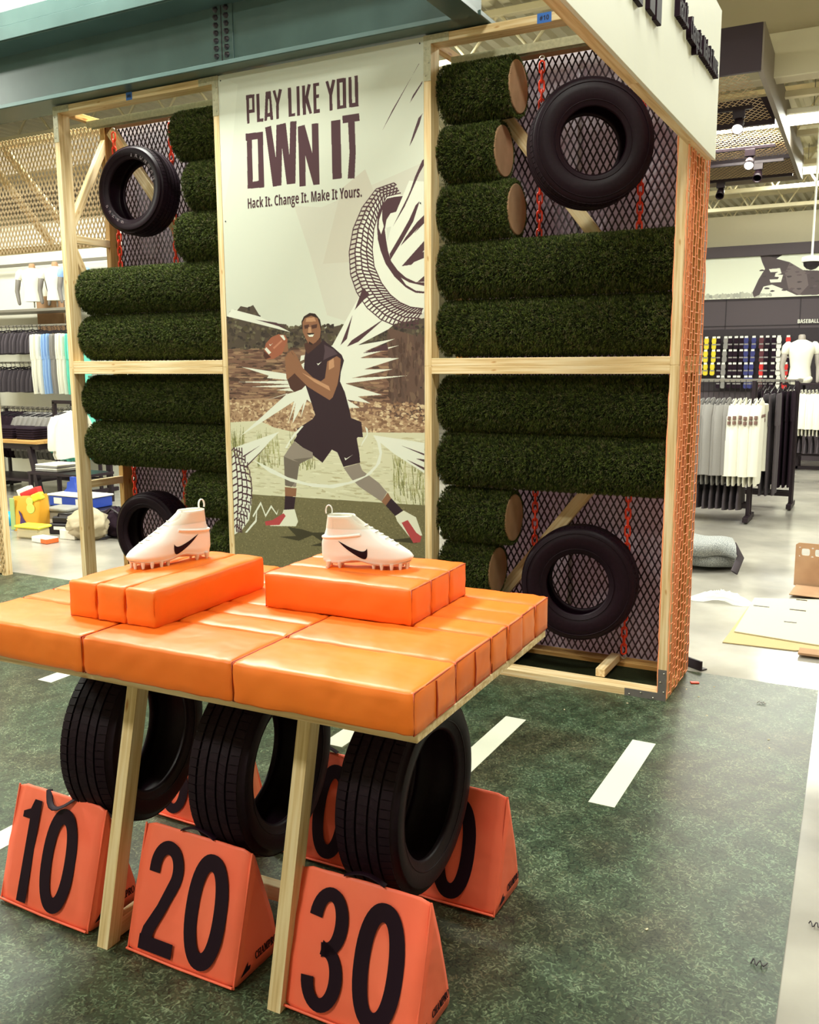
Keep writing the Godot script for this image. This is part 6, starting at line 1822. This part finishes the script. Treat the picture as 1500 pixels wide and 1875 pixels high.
var ART := {
	"letters": [
		["ink", [182,120,236,122,235,212,200,211,199,261,184,262]],
		["sky", [201,138,220,139,220,195,200,195]],
		["ink", [248,124,268,123,267,247,290,247,289,263,249,262]],
		["ink", [309,121,341,121,352,262,335,261,332,244,315,244,312,261,296,262]],
		["sky", [323,158,331,158,332,225,318,226]],
		["ink", [353,122,370,120,381,162,393,118,412,123,390,192,388,261,372,262,373,182]],
		["ink", [448,120,468,120,469,247,490,246,489,260,450,261]],
		["ink", [501,121,520,121,520,262,501,262]],
		["ink", [535,122,553,122,554,174,571,119,589,123,571,182,593,260,578,262,557,206,556,262,537,262]],
		["ink", [603,120,639,120,639,135,620,135,620,176,637,176,636,192,621,192,620,245,640,245,640,263,602,263]],
		["ink", [677,122,693,120,704,159,717,118,735,122,714,193,716,261,698,262,698,189]],
		["ink", [742,119,796,120,797,260,743,261]],
		["sky", [759,139,777,139,777,245,760,245]],
		["ink", [811,120,828,120,830,242,848,242,846,119,865,119,867,262,812,261]],
		["ink", [171,310,284,313,282,591,173,588,178,347,171,345]],
		["sky", [211,346,249,346,247,554,209,556]],
		["ink", [299,294,337,290,362,454,371,291,430,287,448,451,458,284,497,286,481,589,427,589,403,403,393,590,338,593]],
		["ink", [505,314,546,310,590,455,589,311,629,312,630,607,592,607,546,457,545,607,506,607]],
		["ink", [705,311,760,311,763,590,708,591]],
		["ink", [772,295,869,295,872,330,843,330,847,474,838,598,798,595,811,472,805,331,774,330]],
	],
	"tyre": [
		["white", [1023,689,1110,702,1227,909,1226,1256,1187,1290,1123,1292,1031,1250,966,1200,896,1129,859,1048,837,955,858,861,902,778,954,724]],
		["ink", [1110,706,1060,706,1023,710,991,742,969,783,964,837,968,900,983,955,1011,1020,1061,1085,1124,1139,1179,1167,1226,1172,1226,1120,1179,1116,1125,1092,1079,1055,1043,1010,1025,958,1016,911,1008,856,1018,810,1041,781,1073,776]],
		["white", [995,762,976,807,973,845,987,877,1003,840,994,808]],
		["sky", [1017,848,1045,843,1021,919]],
		["white", [1228,649,1146,637,1110,706,1073,776,1054,843,1025,950,1043,998,1107,1068,1170,1112,1226,1116]],
		["ink", [1203,737,1181,754,1145,819,1099,885,1034,974,1039,1002,1099,924,1167,829]],
		["ink", [1227,924,1171,974,1102,1036,1157,1032,1227,966]],
		["ink", [1227,826,1171,886,1227,841]],
		["ink", [1173,640,1155,680,1181,641]],
		["ink", [1226,1089,1188,1116,1226,1116]],
		["white", [1097,1091,1143,1116,1226,1136,1226,1163,1179,1157,1125,1127]],
		["ink", [1204,114,1199,117,1070,295,999,391,1058,301]],
		["ink", [1221,193,1218,205,1179,252,1152,283,1169,251]],
		["ink", [1222,339,1198,357,1173,415,1148,480,1168,452,1203,386,1216,347]],
		["ink", [1227,545,1217,552,1177,624,1147,696,1127,746,1167,673,1202,609,1227,574]],
		["ink", [1167,656,1137,712,1096,777,1055,843,1122,754]],
		["ink", [1226,804,1186,835,1126,899,1095,940,1156,893,1226,834]],
		["ink", [1225,974,1195,985,1109,1032,1165,1022,1225,1004]],
	],
	"spikes": [
		["white", [689,1413,809,1238,887,1130,998,1166,1088,1293,1024,1339,844,1415,1060,1387,882,1448,1087,1419,853,1480,1086,1482,881,1537,1049,1537,803,1582,1131,1569,764,1610,983,1666,840,1676,916,1711,772,1693,849,1733,602,1746,521,1696,477,1799,500,1713,424,1826,448,1714,392,1836,438,1706,63,1907,398,1663,236,1708,450,1654,324,1647,430,1633,152,1631,420,1616,65,1605,421,1595,263,1583,274,1570,91,1522,401,1561,609,1445]],
		["ink", [814,1262,738,1414,778,1382]],
		["ink", [1006,1283,807,1390,777,1422,845,1399]],
		["ink", [1014,1410,872,1456,1023,1442]],
		["ink", [878,1129,828,1238,915,1162]],
		["white", [38,1209,222,1253,429,1342,305,1314,3,1247]],
		["ink", [409,1325,326,1302,200,1270,337,1290]],
	],
	"player": [
		["shade", [373,2397,466,2402,538,2415,645,2406,626,2484,518,2490,608,2463,537,2430,445,2469,315,2457,428,2443]],
		["shade", [1004,2417,1167,2389,1182,2420,1061,2420]],
		["skin", [385,1473,423,1439,462,1490,450,1558,443,1625,426,1647,392,1583]],
		["skindark", [445,1558,523,1532,531,1608,489,1642,442,1657,416,1638,397,1592]],
		["skindark", [511,1403,618,1368,617,1405,535,1457,520,1441]],
		["hair", [498,1311,499,1287,515,1262,551,1245,586,1250,615,1281,623,1318,618,1368,612,1384,518,1345]],
		["skin", [505,1291,520,1271,561,1259,600,1273,612,1306,619,1335,613,1372,587,1396,562,1408,537,1399,520,1374,505,1341]],
		["skindark", [514,1308,544,1304,544,1323,518,1326]],
		["skindark", [559,1309,597,1303,594,1322,564,1327]],
		["skinlight", [541,1317,557,1317,561,1346,538,1347]],
		["hair", [530,1349,578,1348,568,1358,543,1358]],
		["white", [535,1358,576,1355,568,1367,545,1368]],
		["hair", [542,1391,567,1404,562,1412,542,1403]],
		["skinlight", [530,1271,580,1268,590,1289,524,1291]],
		["shirt", [520,1441,535,1457,612,1404,632,1384,667,1409,696,1426,744,1463,758,1492,737,1554,731,1599,760,1656,787,1747,805,1830,483,1838,556,1798,572,1776,553,1722,510,1608,507,1532,514,1474]],
		["sheen", [637,1409,696,1434,720,1459,665,1475,630,1491,641,1442]],
		["skin", [655,1496,714,1469,739,1484,733,1541,716,1615,685,1682,665,1697,620,1675,530,1629,450,1562,430,1524,384,1507,400,1498,436,1511,380,1477,396,1467,437,1486,399,1452,409,1446,453,1473,425,1439,436,1435,463,1465,502,1532,562,1579,612,1599,638,1583]],
		["skinlight", [665,1496,695,1479,698,1525,663,1541]],
		["skinlight", [491,1553,582,1591,662,1624,671,1649,572,1604]],
		["ball", [249,1437,261,1399,299,1366,347,1350,389,1355,406,1380,397,1414,365,1456,311,1481,258,1482,242,1463]],
		["balldark", [249,1437,242,1463,258,1482,295,1472]],
		["white", [252,1429,265,1418,296,1446,280,1457]],
		["white", [355,1356,379,1355,393,1378,383,1384]],
		["balllight", [308,1421,367,1380,372,1388,316,1428]],
		["white", [282,1399,290,1412,311,1396,293,1406]],
		["skin", [376,1439,404,1384,410,1439,386,1447]],
		["white", [588,1504,597,1517,620,1497,598,1508]],
		["white", [489,1465,515,1461,509,1486,483,1495]],
		["shirt", [455,1851,539,1815,760,1776,857,1807,866,1885,448,1898]],
		["shirt", [491,1845,553,1836,804,1830,862,1857,828,1894,843,1973,847,2019,744,2046,707,1971,673,1957,612,2030,430,1918]],
		["tights", [433,1922,479,1950,550,1977,553,2007,458,2033,446,2124,436,2170,363,2167,360,2007,397,1960]],
		["tightsdark", [360,2007,422,2027,458,2033,422,2020,549,2003,462,2044,446,2124,408,2172,363,2167]],
		["tights", [744,2050,843,2022,859,2059,958,2119,1007,2166,973,2216,841,2147,790,2106]],
		["skin", [362,2175,440,2178,434,2224,361,2225]],
		["skin", [1011,2166,1031,2197,998,2236,973,2216]],
		["shirt", [361,2225,432,2226,418,2300,354,2302]],
		["shirt", [1031,2195,1099,2254,1067,2298,998,2236]],
		["shoe", [349,2303,423,2294,444,2361,429,2389,251,2401,338,2330]],
		["red", [348,2322,362,2336,318,2390,223,2400,219,2378,271,2366]],
		["shoe", [1054,2286,1103,2254,1175,2284,1211,2375,1135,2388,1066,2314]],
		["red", [1091,2319,1127,2302,1175,2363,1207,2382,1198,2412,1159,2419,1119,2361]],
		["white", [750,1995,756,2011,805,1978,762,2001]],
	],
	"swirl": [
		["white", [146,2032,263,2073,383,2120,509,2144,651,2147,773,2125,875,2087,943,2026,964,1968,952,1911,928,1873,969,1903,980,1960,967,2018,909,2078,807,2127,677,2164,545,2164,400,2142,262,2100]],
		["white", [8,1975,336,1872,269,1927,91,2089,36,2005]],
		["ink", [74,2019,202,1952,84,2023]],
		["ink", [86,2081,259,1943,101,2080]],
		["white", [928,1873,1224,1902,1223,2055,1049,1964,961,1904]],
		["ink", [1224,1957,1090,1920,1224,1966]],
		["ink", [1224,2041,1121,1990,1224,2027]],
		["ink", [1224,1999,1177,1984,1224,1985]],
		["white", [7,1991,45,2028,100,2104,125,2188,131,2282,108,2379,56,2438,0,2471]],
		["white", [369,1962,427,1884,482,1838,496,1838,407,1923,383,1961]],
		["white", [848,1944,861,1911,891,1870,879,1828,896,1842,895,1877,865,1918]],
		["white", [133,2353,194,2266,225,2338,265,2281,301,2325,316,2297,303,2337,266,2297,224,2354,194,2286,139,2360]],
		["white", [169,2295,151,2375,75,2453,90,2452,161,2383]],
	],
}
